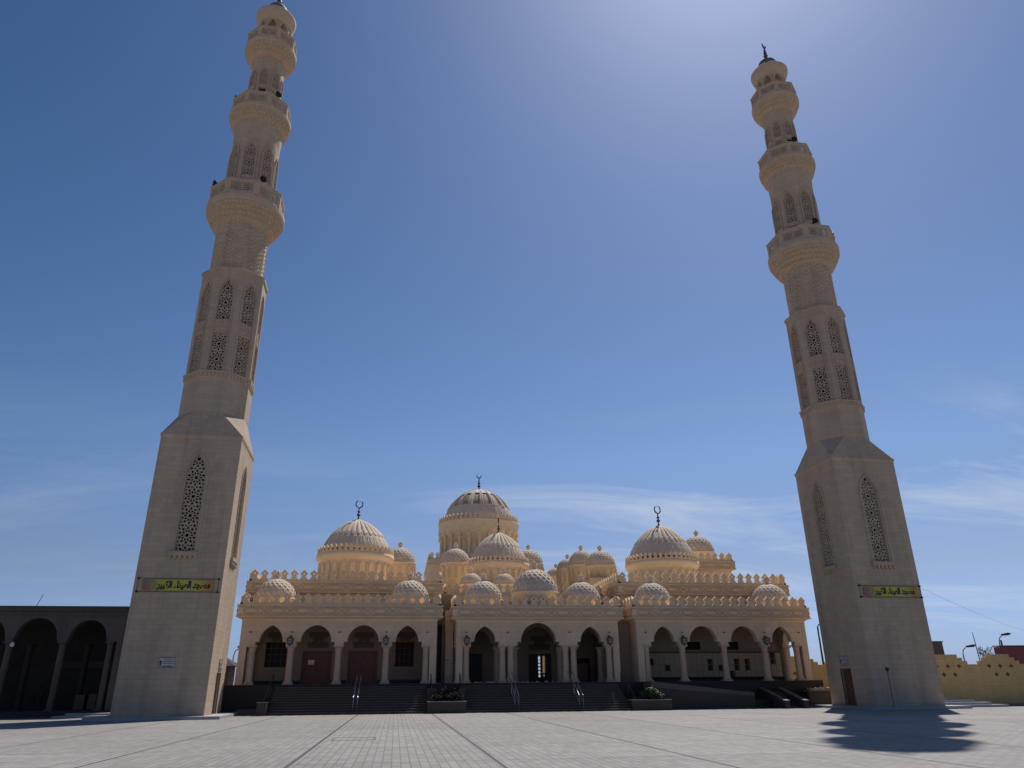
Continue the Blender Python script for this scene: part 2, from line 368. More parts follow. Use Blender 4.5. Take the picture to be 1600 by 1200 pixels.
def banner_mat():
    """printed banner: lime ground, orange ends, grey round patch, as the print itself is coloured"""
    m = bpy.data.materials.new('printed_banner'); m.use_nodes = True
    nt = m.node_tree; N, L = nt.nodes, nt.links; p = N['Principled BSDF']; p.inputs['Roughness'].default_value = 0.6
    tc = N.new('ShaderNodeTexCoord'); se = N.new('ShaderNodeSeparateXYZ'); L.new(tc.outputs['Object'], se.inputs[0])
    n = N.new('ShaderNodeTexNoise'); n.inputs['Scale'].default_value = 1.6; n.inputs['Detail'].default_value = 3; L.new(tc.outputs['Object'], n.inputs['Vector'])
    ad = N.new('ShaderNodeMath'); ad.operation = 'MULTIPLY_ADD'; L.new(n.outputs['Fac'], ad.inputs[0]); ad.inputs[1].default_value = 0.9; L.new(se.outputs['X'], ad.inputs[2])
    r = N.new('ShaderNodeValToRGB'); mr = N.new('ShaderNodeMapRange'); mr.inputs['From Min'].default_value = -1.75; mr.inputs['From Max'].default_value = 2.65
    L.new(ad.outputs[0], mr.inputs['Value']); L.new(mr.outputs[0], r.inputs[0])
    e = r.color_ramp.elements; e[0].position = 0.02; e[0].color = (0.30, 0.13, 0.06, 1); e[1].position = 0.98; e[1].color = (0.42, 0.20, 0.05, 1)
    for pos, c in ((0.15, (0.36, 0.20, 0.13, 1)), (0.24, (0.42, 0.45, 0.03, 1)), (0.55, (0.52, 0.48, 0.03, 1)), (0.66, (0.46, 0.40, 0.16, 1)), (0.76, (0.50, 0.46, 0.04, 1)), (0.88, (0.46, 0.24, 0.04, 1))):
        q = e.new(pos); q.color = c
    L.new(r.outputs[0], p.inputs['Base Color'])
    return m
M['banner'] = banner_mat()
M['emblem'] = new_mat('printed_grey_emblem', (0.27, 0.20, 0.19), 0.6)

# ------------------------------------------------------------------ ground
b = MB(); b.add([(-4000, -4000, -0.004), (4000, -4000, -0.004), (4000, 6000, -0.004), (-4000, 6000, -0.004)], [(0, 1, 2, 3)])
struct(b.build('ground', M['sand']))
b = MB(); b.add([(-90, -60, 0), (110, -60, 0), (110, 140, 0), (-90, 140, 0)], [(0, 1, 2, 3)])
struct(b.build('plaza', M['plaza']))

b = MB()
for bb in ((-2.0, -0.55, 26.9, 26.96), (-2.0, -0.55, 28.2, 28.26), (-2.0, -1.94, 26.96, 28.2), (-0.61, -0.55, 26.96, 28.2)): b.box(bb[0], bb[1], bb[2], bb[3], 0.0005, 0.006)
o_ = b.build('drain_cover_frame', new_mat('drain_iron', (0.12, 0.115, 0.11), 0.7))
tag(o_, 'square metal drain cover frame set flush in the pale plaza paving', 'drain cover')
# ------------------------------------------------------------------ shared shapes
def arch_pts(cx, z0, w, h, n=14):
    """pointed arch from right springing to left springing, centre cx, springing z0"""
    a = w / 2
    if h <= a * 1.0001: R = a
    else: R = (a * a + h * h) / (2 * a)
    pts = []
    te = atan2(h, R - a)
    for i in range(n + 1):
        t = te * i / n
        pts.append((cx + a - R + R * cos(t), z0 + R * sin(t)))
    left = [(2 * cx - x, z) for x, z in pts[:-1]][::-1]
    return pts + left
def arched_rect(cx, z0, z1, w, h):
    """outline counter-clockwise: rectangle with pointed head of rise h, top at z1"""
    return [(cx - w / 2, z0), (cx + w / 2, z0)] + arch_pts(cx, z1 - h, w, h)
def rect(cx, z0, z1, w): return [(cx - w / 2, z0), (cx + w / 2, z0), (cx + w / 2, z1), (cx - w / 2, z1)]
def inset_ok(poly, pts, margin):
    n = len(poly)
    for x, y in pts:
        ins = False
        for i in range(n):
            (x1, y1), (x2, y2) = poly[i], poly[(i + 1) % n]
            if (y1 > y) != (y2 > y) and x < (x2 - x1) * (y - y1) / (y2 - y1) + x1: ins = not ins
            dx, dy = x2 - x1, y2 - y1; l2 = dx * dx + dy * dy
            t = max(0, min(1, ((x - x1) * dx + (y - y1) * dy) / l2)) if l2 else 0
            if hypot(x - x1 - t * dx, y - y1 - t * dy) < margin: return False
        if not ins: return False
    return True
def rosette_holes(outline, w, z_first, period, cxs=(0,)):
    """ten-petal star pattern pierced through a screen"""
    zs = [p[1] for p in outline]; lo, hi = min(zs), max(zs)
    k0 = int((lo - z_first) / period) - 1; k1 = int((hi - z_first) / period) + 1
    hs = []
    def kite(cx, cz, a, r0, r1, hw, mid=0.5):
        ca, sa = cos(a), sin(a); rm = r0 + (r1 - r0) * mid
        L = [(r0, 0), (rm, -hw), (r1, 0), (rm, hw)]
        return [(cx + (r * ca - t * sa) * w, cz + (r * sa + t * ca) * w) for r, t in L]
    for cx in cxs:
        for k in range(k0, k1 + 1):
            cz = z_first + k * period
            hs.append([(cx + 0.095 * w * cos(2 * pi * i / 8), cz + 0.095 * w * sin(2 * pi * i / 8)) for i in range(8)])
            for i in range(10):
                a = 2 * pi * i / 10
                hs.append(kite(cx, cz, a, 0.135, 0.315, 0.057, 0.6))
                a2 = a + pi / 10
                hs.append(kite(cx, cz, a2, 0.285, 0.465, 0.068, 0.5))
            for sx in (-1, 1):
                hs.append(kite(cx, cz + 0.5 * w, 0, sx * 0.05, sx * 0.185, 0.05)); hs.append(kite(cx, cz + 0.5 * w, 0, sx * 0.215, sx * 0.37, 0.075))
                hs.append(kite(cx, cz + 0.5 * w, 0, sx * 0.395, sx * 0.485, 0.075))
                for sz in (-1, 1):
                    hs.append(kite(cx + sx * 0.405 * w, cz + sz * 0.335 * w, pi / 4 * sx * sz, -0.065, 0.065, 0.055))
    us = [p[0] for p in outline]; m_ = 0.03 * (max(us) - min(us))
    def clip(P, ax, lim, sgn):
        R = []
        for i, p in enumerate(P):
            q = P[(i + 1) % len(P)]; a = sgn * (lim - p[ax]); b_ = sgn * (lim - q[ax])
            if a >= 0: R.append(p)
            if (a > 0) != (b_ > 0) and abs(a - b_) > 1e-9:
                t = a / (a - b_); R.append((p[0] + (q[0] - p[0]) * t, p[1] + (q[1] - p[1]) * t))
        return R
    keep = []
    for h in hs:
        for ax, lim, sgn in ((0, max(us) - m_, 1), (0, min(us) + m_, -1), (1, lo + m_, -1), (1, hi - m_, 1)):
            if len(h) > 2: h = clip(h, ax, lim, sgn)
        if len(h) < 3: continue
        ar_ = abs(sum(h[i][0] * h[(i + 1) % len(h)][1] - h[(i + 1) % len(h)][0] * h[i][1] for i in range(len(h)))) / 2
        if ar_ < 0.0012 * w * w: continue
        if inset_ok(outline, h, 0.012 * w): keep.append(h)
    return keep
LATT = {}
def lattice_mesh(key, outline, w, z_first, period, cxs=(0,), mat=None):
    """pierced screen in its own local frame: u = x, v = z, outside faces -y, 7 cm thick"""
    if key not in LATT:
        mb = MB(); mb.plate(outline, rosette_holes(outline, w, z_first, period, cxs), lambda u, v, d: (u, d, v), {'base': 0.12, 'ou': 0.075, 'ol': 0.075}.get(key, 0.04))
        LATT[key] = mb.mesh('lattice', mat or M['lattice'])
    return LATT[key]

def facet_xf(cx, cy, ang, apo):
    """frame on a wall facet whose outward normal points at angle ang; u runs to the right seen from outside"""
    nx, ny = cos(ang), sin(ang); ux, uy = -ny, nx
    return lambda u, v, d: (cx + nx * (apo - d) + ux * u, cy + ny * (apo - d) + uy * u, v)

MERLON = [(-0.5, 0.14), (-0.44, 0.15), (-0.34, 0.23), (-0.23, 0.35), (-0.215, 0.42), (-0.26, 0.48), (-0.37, 0.56), (-0.405, 0.61), (-0.29, 0.68), (-0.12, 0.80), (0, 0.90)]
def merlon_shape(p):
    L = [(x * p, z) for x, z in MERLON]; return L + [(-x, z) for x, z in L[-2::-1]]
def merlon_row(mb, length, xf, pitch=0.705, h=0.9, th=0.18, hole=0.075):
    """row of fleur-shaped merlons along u = 0..length on v = 0"""
    n = max(1, round(length / pitch)); p = length / n; k = h / 0.9
    for i in range(n):
        c = (i + 0.5) * p
        sh = [(c + x, z * k) for x, z in merlon_shape(p)]
        out = [(c - p / 2, -0.01), (c + p / 2, -0.01)] + sh[::-1]
        hl = [[(c + hole * k * cos(a * pi / 2), 0.60 * k + hole * 1.15 * k * sin(a * pi / 2)) for a in range(4)]]
        mb.plate(out, hl, xf, th, skip=lambda a, b_, c=c: (abs(a[0] - b_[0]) < 1e-6 and abs(abs(a[0] - c) - p / 2) < 1e-6) if 0 < i < n - 1 else False)
def lin_xf(x0, y0, x1, y1, z):
    """frame along a wall line; outside is to the right of the walking direction"""
    l = hypot(x1 - x0, y1 - y0); ux, uy = (x1 - x0) / l, (y1 - y0) / l; nx, ny = uy, -ux
    return l, (lambda u, v, d: (x0 + ux * u - nx * d, y0 + uy * u - ny * d, z + v))
def frieze_relief(mb, length, xf, h):
    """interlaced ovals and crosses standing proud of the fascia"""
    per = 1.75; n = max(1, round(length / per)); per = length / n; zc = h * 0.5; a = h * 0.27
    for i in range(n):
        c = (i + 0.5) * per
        ov = []
        for k in range(20):
            t = 2 * pi * k / 20; ex = abs(cos(t)) ** 0.7 * (1 if cos(t) > 0 else -1)
            ov.append((c + per * 0.27 * ex, zc + a * sin(t)))
        mb.ribbon(ov, 0.085, xf, 0.06, closed=True)
        for s in (-1, 1):
            mb.ribbon([(c + per * 0.30, zc + a * s), (c + per * 0.40, zc + a * 0.75 * s), (c + per * 0.5, zc), (c + per * 0.60, zc - a * 0.75 * s), (c + per * 0.70, zc - a * s)][:5 if i < n - 1 else 3], 0.085, xf, 0.056 if s > 0 else 0.05)
    for v in (0.05, h - 0.05): mb.ribbon([(0.02, v), (length - 0.02, v)], 0.06, xf, 0.05)
def ball(mb, cx, cy, z, r, n=12, m=8):
    mb.lathe(cx, cy, [(max(0.002, r * sin(pi * k / m)), z - r * cos(pi * k / m)) for k in range(m + 1)], n, cap=False)
def crescent(mb, cx, cy, z, R, th, ang0=pi / 2, open_=0.5, ax=(1, 0)):
    """upright crescent ring, horns up; ax is its horizontal direction"""
    pts = []; rr = []
    n = 22
    for i in range(n + 1):
        t = ang0 + open_ + (2 * pi - 2 * open_) * i / n
        pts.append((cx + ax[0] * R * cos(t), cy + ax[1] * R * cos(t), z + R * sin(t)))
        rr.append(max(0.02, th * sin(pi * i / n) ** (0.8 if open_ > 0.5 else 0.3)))
    mb.tube(pts, rr, 6)

# ------------------------------------------------------------------ minarets
def corbel(cx, cy, z0, z1, r0, r1, name, parent, n=24, tiers=4):
    """stalactite corbel: stacked rows of small arched niches, each row stepping out under a plain ledge"""
    mb = MB(); prof = [(r0, z0 - 0.02)]; row = [None]; body = (z1 - z0) * 0.66; K = 8
    for k in range(tiers):
        ra = r0 + (r1 - r0) * (k / tiers) ** 0.72; rb = r0 + (r1 - r0) * ((k + 1) / tiers) ** 0.72
        za = z0 + body * k / tiers; zb = z0 + body * (k + 1) / tiers; h = zb - za
        for q in range(K + 1):
            f = q / K
            prof.append((ra + (rb - ra) * 0.92 * f ** 1.6, za + h * 0.74 * f + 0.003)); row.append((k, f))
        for rr, zz_ in ((rb + 0.06, za + h * 0.76), (rb + 0.07, za + h * 0.93), (rb - 0.02, zb - 0.002)): prof.append((rr, zz_)); row.append(None)
    for p in ((r1 + 0.03, z0 + body + 0.02), (r1 + 0.10, z0 + body + (z1 - z0 - body) * 0.25), (r1 + 0.10, z0 + body + (z1 - z0 - body) * 0.7), (r1 - 0.02, z0 + body + (z1 - z0 - body) * 0.8), (r1 - 0.04, z1)): prof.append(p); row.append(None)
    def niche(t, z, k):
        w = row[k]
        if w is None: return 0.0
        ph = (t * n / (2 * pi) + 0.5 * (w[0] % 2)) % 1.0
        half = 0.36 * sqrt(max(0.0, 1 - max(0.0, (w[1] - 0.35) / 0.62) ** 2))
        return -0.07 if (abs(ph - 0.5) < half and 0.06 < w[1] < 0.97) else 0.0
    mb.lathe(cx, cy, prof, n * 8, rf=niche, smooth=False)
    return mb.build(name, M['minaret_trim'], parent)

def octagon_shaft(cx, cy, phi, R, z0, z1, holes, depth, name, mat, parent):
    apo = R * cos(pi / 8); side = 2 * R * sin(pi / 8); mb = MB()
    for k in range(8):
        xf = facet_xf(cx, cy, phi + k * pi / 4, apo)
        mb.plate([(-side / 2, z0), (side / 2, z0), (side / 2, z1), (-side / 2, z1)], holes, xf, depth, back=False, sides='holes')
    return mb.build(name, mat, parent)
def round_shaft(cx, cy, phi, R, z0, z1, holes, depth, mat, parent):
    """smooth cylinder pierced by the same openings in each of its eight sectors"""
    w = pi * R / 8; n = 8; mb = MB()
    out = [(-w + 2 * w * i / n, z0) for i in range(n + 1)] + [(w - 2 * w * i / n, z1) for i in range(n + 1)]
    for k in range(8):
        a0 = phi + k * pi / 4
        xf = lambda u, v, d, a0=a0: (cx + (R - d) * cos(a0 + u / R), cy + (R - d) * sin(a0 + u / R), v)
        # split the sector into strips so that the curve stays smooth
        mb.plate(out, holes, xf, depth, back=False, sides='holes')
    return mb.build('upper_shaft', mat, parent)
def place_lattice(key, me, cx, cy, phi, apo, inset, zc, parent, faces, step, name='lattice_screen'):
    for k in range(faces):
        a = phi + k * step
        o = link(name, me, parent, (cx + cos(a) * (apo - inset), cy + sin(a) * (apo - inset), zc), a + pi / 2)

def frame_ring(mb, outline, xf, w, d):
    mb.ribbon(outline, w, xf, d, closed=True)

def balcony(cx, cy, phi, z0, z1, R, parent, key):
    """octagonal parapet: posts, kerb, coping, eight pierced panels"""
    apo = R * cos(pi / 8); side = 2 * R * sin(pi / 8); h = z1 - z0; mb = MB()
    t = 0.16
    for k in range(8):
        a = phi + k * pi / 4; xf = facet_xf(cx, cy, a, apo)
        pw = side * 0.115
        mb.plate([(-side / 2, z0), (side / 2, z0), (side / 2, z1), (-side / 2, z1)], [rect(0, z0 + h * 0.15, z1 - h * 0.17, side - 2 * pw)], xf, t)
        # coping
        x2 = facet_xf(cx, cy, a, apo + 0.05)
        s2 = side * (apo + 0.05) / apo / 2
        mb.plate([(-s2, z1 - 0.002), (s2, z1 - 0.002), (s2, z1 + 0.09), (-s2, z1 + 0.09)], [], x2, 0.26)
    rail = mb.build('balcony_rail', M['minaret_trim'], parent, origin=(cx, cy, z0))
    pw = side * 0.115; w = side - 2 * pw; ph = h * 0.68
    out = [(-w / 2, 0), (w / 2, 0), (w / 2, ph), (-w / 2, ph)]
    pc = ph * 1.0; ncol = max(1, int(round(w / pc))); cxs = [(-w / 2 + (i + 0.5) * w / ncol) for i in range(ncol)]
    me = lattice_mesh(key, out, w / ncol * 0.98, ph / 2, ph * 3, cxs)
    for k in range(8):
        a = phi + k * pi / 4
        link('lattice_panel', me, rail, (cx + cos(a) * (apo - 0.045), cy + sin(a) * (apo - 0.045), z0 + h * 0.15), a + pi / 2)
    # floor
    mb = MB(); mb.lathe(cx, cy, [(R * 0.97, z0 - 0.12), (R * 0.97, z0 + 0.03)], 8, phi + pi / 8, False)
    mb.build('balcony_floor', M['minaret_trim'], parent)
    return rail

def finial(cx, cy, z0, z1, parent, mat, balls=3, ax=(1, 0), ring=False, rmax=None):
    mb = MB(); h = z1 - z0; R = h * 0.13 if rmax is None else rmax
    mb.lathe(cx, cy, [(h * 0.07, z0 - 0.1), (h * 0.05, z0 + h * 0.06), (h * 0.032, z0 + h * 0.1), (h * 0.028, z1 - 2 * R)], 10)
    zc = z0 + h * 0.16
    for i in range(balls):
        r = h * (0.092 - 0.019 * i); zc += r * 0.9
        mb.lathe(cx, cy, [(max(0.004, r * sin(pi * k / 8) ** 0.8), zc - r * 0.85 * cos(pi * k / 8)) for k in range(9)], 12, cap=False)
        zc += r * 0.85 + h * 0.025
    crescent(mb, cx, cy, z1 - R, R, h * 0.036, open_=0.10 if ring else 0.85, ax=ax)
    return mb.build('finial', mat, parent)

def minaret(cx, cy, phi, label, door_side, fin_ax):
    root = thing('minaret', (cx, cy, 0), label, 'minaret', 'twin minarets of the mosque')
    ph = phi - pi / 2                                  # facet 0 faces the camera side (-Y)
    s = 2.49
    B0 = 0.16
    # square base: four walls with arched openings
    win = arched_rect(0, 9.36, 15.46, 1.15, 1.25)
    mb = MB(); tr = MB()
    dk = door_side
    for k in range(4):
        xf = facet_xf(cx, cy, ph + k * pi / 2, s)
        holes = [win]
        if k == dk: holes.append(rect(DOOR_U[dk], B0 + 0.02, 2.45, 1.08))
        mb.plate([(-s, B0), (s, B0), (s, 16.56), (-s, 16.56)], holes, xf, 0.38, back=False, sides='holes')
        fr = arched_rect(0, 9.40, 15.62, 1.50, 1.50)
        tr.ribbon(fr[1:] + [fr[0]], 0.10, xf, 0.05)
        # scalloped sill
        sx = facet_xf(cx, cy, ph + k * pi / 2, s + 0.16)
        tr.plate([(-0.88, 9.10), (0.88, 9.10), (0.88, 9.34), (-0.88, 9.34)], [], sx, 0.17)
        for i in range(6):
            c = -0.74 + i * 0.296
            tr.plate([(c - 0.12, 9.10), (c, 8.80), (c + 0.12, 9.10)], [], facet_xf(cx, cy, ph + k * pi / 2, s + 0.13), 0.14)
    mb.build('base_shaft', M['minaret'], root)
    tr.build('window_surround', M['minaret'], root)
    lw = arched_rect(0, 0, 6.10, 1.15, 1.25)
    me = lattice_mesh('base', lw, 1.20, 1.0, 1.22)
    place_lattice('base', me, cx, cy, ph, s, 0.16, 9.36, root, 4, pi / 2, 'lattice_screen')
    # ledge and broach from square to octagon
    mb = MB(); c4 = [(cx + sqrt(2) * r * cos(ph + pi / 4 + i * pi / 2), cy + sqrt(2) * r * sin(ph + pi / 4 + i * pi / 2)) for r in (s + 0.09,) for i in range(4)]
    mb.lathe(cx, cy, [(sqrt(2) * (s + 0.005), 16.56), (sqrt(2) * (s + 0.05), 16.72), (sqrt(2) * (s + 0.05), 16.85), (sqrt(2) * (s - 0.01), 16.87)], 4, ph + pi / 4, False)
    mb.build('ledge', M['minaret'], root)
    R = 2.30; mb = MB()
    sq = [(cx + sqrt(2) * s * cos(ph + pi / 4 + i * pi / 2), cy + sqrt(2) * s * sin(ph + pi / 4 + i * pi / 2), 16.865) for i in range(4)]
    oc = [(cx + R * cos(ph + pi / 8 + i * pi / 4), cy + R * sin(ph + pi / 8 + i * pi / 4), 18.55) for i in range(8)]
    fs = []
    for i in range(4):
        # square corner i lies between octagon vertices 2i and 2i+1
        fs.append((i, 4 + 2 * i + 1, 4 + 2 * i))
        j = (i + 1) % 4
        fs.append((i, j, 4 + 2 * j, 4 + (2 * i + 1)))
    mb.add(sq + oc, fs)
    mb.build('shoulder', M['minaret'], root)
    # octagonal shaft
    up = arched_rect(0, 25.46, 28.62, 0.94, 1.05); lo = rect(0, 21.58, 24.42, 0.94)
    octagon_shaft(cx, cy, ph, R, 18.55, 29.42, [up, lo], 0.30, 'octagon_shaft', M['minaret'], root)
    mb = MB(); apo = R * cos(pi / 8)
    for k in range(8):
        xf = facet_xf(cx, cy, ph + k * pi / 4, apo)
        fr = arched_rect(0, 21.52, 28.78, 1.14, 1.2)
        mb.ribbon(fr[1:] + [fr[0]], 0.085, xf, 0.035)
        cpt = [(0.30 * cos(2 * pi * i / 16), 24.94 + 0.30 * sin(2 * pi * i / 16)) for i in range(16)]
        mb.ribbon(cpt, 0.06, xf, 0.03, True)
        cpt = [(0.13 * cos(2 * pi * i / 10), 24.94 + 0.13 * sin(2 * pi * i / 10)) for i in range(10)]
        mb.ribbon(cpt, 0.06, xf, 0.03, True)
        mb.ribbon(rect(0, 24.50, 25.38, 0.86), 0.04, xf, 0.025, True)
    mb.build('window_surround', M['minaret'], root)
    place_lattice('ou', lattice_mesh('ou', arched_rect(0, 0, 3.16, 0.94, 1.05), 1.14, 0.22, 1.16), cx, cy, ph, apo, 0.14, 25.46, root, 8, pi / 4)
    place_lattice('ol', lattice_mesh('ol', rect(0, 0, 2.84, 0.94), 1.14, 0.88, 1.16), cx, cy, ph, apo, 0.14, 21.58, root, 8, pi / 4)
    # ring of small scallops under the windows
    mb = MB()
    mb.lathe(cx, cy, [(R - 0.02, 20.98), (R + 0.05, 21.02), (R + 0.06, 21.36), (R + 0.14, 21.40), (R + 0.14, 21.50), (R - 0.02, 21.54)], 8, ph + pi / 8, False)
    for k in range(8):
        side = 2 * R * sin(pi / 8)
        xf = facet_xf(cx, cy, ph + k * pi / 4, (R + 0.05) * cos(pi / 8) + 0.06)
        for i in range(7):
            c = -side / 2 + (i + 0.5) * side / 7
            mb.plate([(c - 0.085, 21.36), (c - 0.07, 21.18), (c, 21.06), (c + 0.07, 21.18), (c + 0.085, 21.36)], [], xf, 0.08)
    mb.build('scallop_ring', M['minaret_trim'], root)
    # cornice above the octagon
    mb = MB()
    mb.lathe(cx, cy, [(R - 0.01, 29.40), (R + 0.10, 29.46), (R + 0.10, 29.66), (R - 0.02, 29.74), (1.92, 29.90)], 8, ph + pi / 8, False)
    mb.build('cornice', M['minaret'], root)
    # chevron carved drum
    mb = MB(); prof = [(1.86 + 0.02 * k / 56, 29.85 + 3.90 * k / 56) for k in range(57)]
    def chev(t, z, k):
        a = (t * 16 / (2 * pi)) % 1.0; tri = abs(a - 0.5) * 2
        q = (z * 1.7 - tri * 0.62) % 0.62
        return 0.028 if q < 0.34 else -0.012
    mb.lathe(cx, cy, prof, 192, ph, False, chev)
    mb.build('chevron_drum', M['minaret'], root)
    corbel(cx, cy, 33.70, 35.85, 1.90, 2.78, 'muqarnas_corbel', root, 44, 4)
    balcony(cx, cy, ph, 35.85, 37.02, 2.80, root, 'rail_a')
    # second shaft: round, windows let into smooth shallow frames
    R2 = 1.80; ap2 = R2
    up2 = arched_rect(0, 38.15, 41.12, 0.80, 0.85); lo2 = rect(0, 36.3, 37.80, 0.80)
    round_shaft(cx, cy, ph, R2, 35.9, 42.3, [up2, lo2], 0.24, M['minaret'], root)
    mb = MB()
    for k in range(8):
        xf = facet_xf(cx, cy, ph + k * pi / 4, R2 - 0.03)
        fr = arched_rect(0, 36.2, 41.32, 1.00, 1.05); mb.ribbon(fr[1:] + [fr[0]], 0.09, xf, 0.05)
    mb.build('window_surround', M['minaret'], root)
    mb = MB(); mb.lathe(cx, cy, [(R2 - 0.001, 42.28), (R2 + 0.02, 42.45), (R2 + 0.05, 42.9), (R2 + 0.11, 43.5)], 64, cap=False)
    mb.build('shaft_collar', M['minaret'], root)
    place_lattice('su', lattice_mesh('su', arched_rect(0, 0, 2.97, 0.80, 0.85), 0.96, 0.25, 0.98), cx, cy, ph, ap2, 0.13, 38.15, root, 8, pi / 4)
    me = lattice_mesh('sl', rect(0, 0, 1.50, 0.80), 0.92, 0.75, 0.94)
    for k in range(8):
        if k % 2 == 0: continue
        a = ph + k * pi / 4
        link('lattice_screen', me, root, (cx + cos(a) * (ap2 - 0.13), cy + sin(a) * (ap2 - 0.13), 36.3), a + pi / 2)
    corbel(cx, cy, 43.45, 44.95, 1.90, 2.32, 'muqarnas_corbel', root, 38, 3)
    balcony(cx, cy, ph, 44.95, 46.0, 2.33, root, 'rail_b')
    # third shaft
    R3 = 1.30; ap3 = R3
    up3 = arched_rect(0, 47.72, 49.32, 0.58, 0.6); lo3 = rect(0, 46.2, 47.30, 0.58)
    round_shaft(cx, cy, ph, R3, 45.0, 50.75, [up3, lo3], 0.2, M['minaret'], root)
    mb = MB()
    for k in range(8):
        xf = facet_xf(cx, cy, ph + k * pi / 4, R3 - 0.03)
        fr = arched_rect(0, 46.05, 49.48, 0.74, 0.75); mb.ribbon(fr[1:] + [fr[0]], 0.07, xf, 0.05)
    mb.build('window_surround', M['minaret'], root)
    place_lattice('tu', lattice_mesh('tu', arched_rect(0, 0, 1.60, 0.58, 0.6), 0.66, 0.33, 0.68), cx, cy, ph, ap3, 0.11, 47.72, root, 8, pi / 4)
    me = lattice_mesh('tl', rect(0, 0, 1.10, 0.58), 0.66, 0.55, 0.68)
    for k in range(8):
        if k in (0, 3): continue
        a = ph + k * pi / 4
        link('lattice_screen', me, root, (cx + cos(a) * (ap3 - 0.11), cy + sin(a) * (ap3 - 0.11), 46.2), a + pi / 2)
    corbel(cx, cy, 50.65, 52.35, 1.38, 2.02, 'muqarnas_corbel', root, 32, 3)
    balcony(cx, cy, ph, 52.35, 53.35, 2.06, root, 'rail_c')
    # lantern with open arches, mushroom cap, grey dome
    RL = 1.36; apl = RL * cos(pi / 8)
    octagon_shaft(cx, cy, ph, RL, 52.36, 55.12, [arched_rect(0, 53.1, 55.02, 0.66, 0.75)], 0.28, 'lantern_shaft', M['minaret'], root)
    mb = MB()
    for k in range(8):
        xf = facet_xf(cx, cy, ph + k * pi / 4, apl)
        fr = arched_rect(0, 53.1, 55.09, 0.82, 0.85); mb.ribbon(fr[1:] + [fr[0]], 0.07, xf, 0.03)
    mb.build('window_surround', M['minaret_trim'], root)
    mb = MB(); mb.lathe(cx, cy, [(RL - 0.08, 55.06), (RL + 0.03, 55.10), (RL + 0.06, 55.22), (RL + 0.18, 55.48), (RL + 0.29, 55.78), (RL + 0.33, 55.98), (RL + 0.34, 56.14), (RL + 0.28, 56.24), (RL - 0.30, 56.38), (0.3, 56.40)], 48)
    mb.build('lantern_cap', M['minaret_trim'], root)
    dm = MB(); prof = [(0.95, 56.34), (0.98, 56.75)]
    for k in range(1, 13):
        t = pi / 2 * k / 12; prof.append((max(0.02, 0.98 * cos(t) ** 0.9), 56.75 + 1.30 * sin(t)))
    dm.lathe(cx, cy, prof, 40)
    dome = dm.build('dome', M['greydome'], root)
    finial(cx, cy, 57.98, 60.25, dome, M['bronze'], 3, fin_ax, rmax=0.30)
    # added dark core blocking light inside the hollow shafts, keeps lattice holes dark
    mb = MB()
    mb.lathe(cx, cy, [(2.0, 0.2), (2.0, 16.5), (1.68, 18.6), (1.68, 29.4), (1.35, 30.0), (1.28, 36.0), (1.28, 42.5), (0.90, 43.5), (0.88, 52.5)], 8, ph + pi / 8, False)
    mb.build('blocking_core', M['core'], root)
    # plinth slab
    mb = MB(); e = 3.55
    mb.lathe(cx, cy, [(sqrt(2) * e, -0.01), (sqrt(2) * e, 0.165)], 4, ph + pi / 4, False)
    mb.build('plinth', M['coping_slab'], root)
    # door in the side facing the mosque forecourt
    xf = facet_xf(cx, cy, ph + dk * pi / 2, s)
    mb = MB(); c = DOOR_U[dk]
    mb.plate(rect(c, B0 + 0.03, 2.44, 1.06), [], lambda u, v, d: xf(u, v, d + 0.12), 0.05)
    for zz_ in (0.5, 1.15, 1.8):
        mb.ribbon(rect(c, zz_, zz_ + 0.45, 0.7), 0.05, lambda u, v, d: xf(u, v, d + 0.12), 0.02, True)
    dr = mb.build('door', M['brownwood'], root)
    mb = MB(); mb.ribbon([(c - 0.56, B0 + 0.02), (c - 0.56, 2.48), (c + 0.56, 2.48), (c + 0.56, B0 + 0.02)], 0.08, xf, 0.03)
    mb.build('door_frame', M['brownwood'], dr)
    mb = MB(); p0 = xf(c + 0.38, 1.2, 0.04); p1 = xf(c + 0.38, 1.2, 0.08)
    mb.tube([p1, p0, xf(c + 0.28, 1.2, 0.04)], 0.022); mb.build('handle', M['steel'], dr)
    return root

M['coping_slab'] = new_mat('minaret_plinth_slab', (0.36, 0.355, 0.355), 0.75, var=0.08, vscale=2)
DOOR_U = {1: 0.30, 3: -0.20}
PHI_L, PHI_R = radians(1.7), radians(1.4)
LX, LY, RX, RY = -13.24, 50.04, 33.01, 49.78
# facet 0 = towards the plaza, 1 = right, 2 = back, 3 = left
minL = minaret(LX, LY, PHI_L, 'tall limestone minaret with sunlit right edge beside the dark arcade building', 1, (0.9, 0.42))
minR = minaret(RX, RY, PHI_R, 'tall limestone minaret beside the yellow boundary wall, its crescent fully in view', 3, (0.85, 0.5))

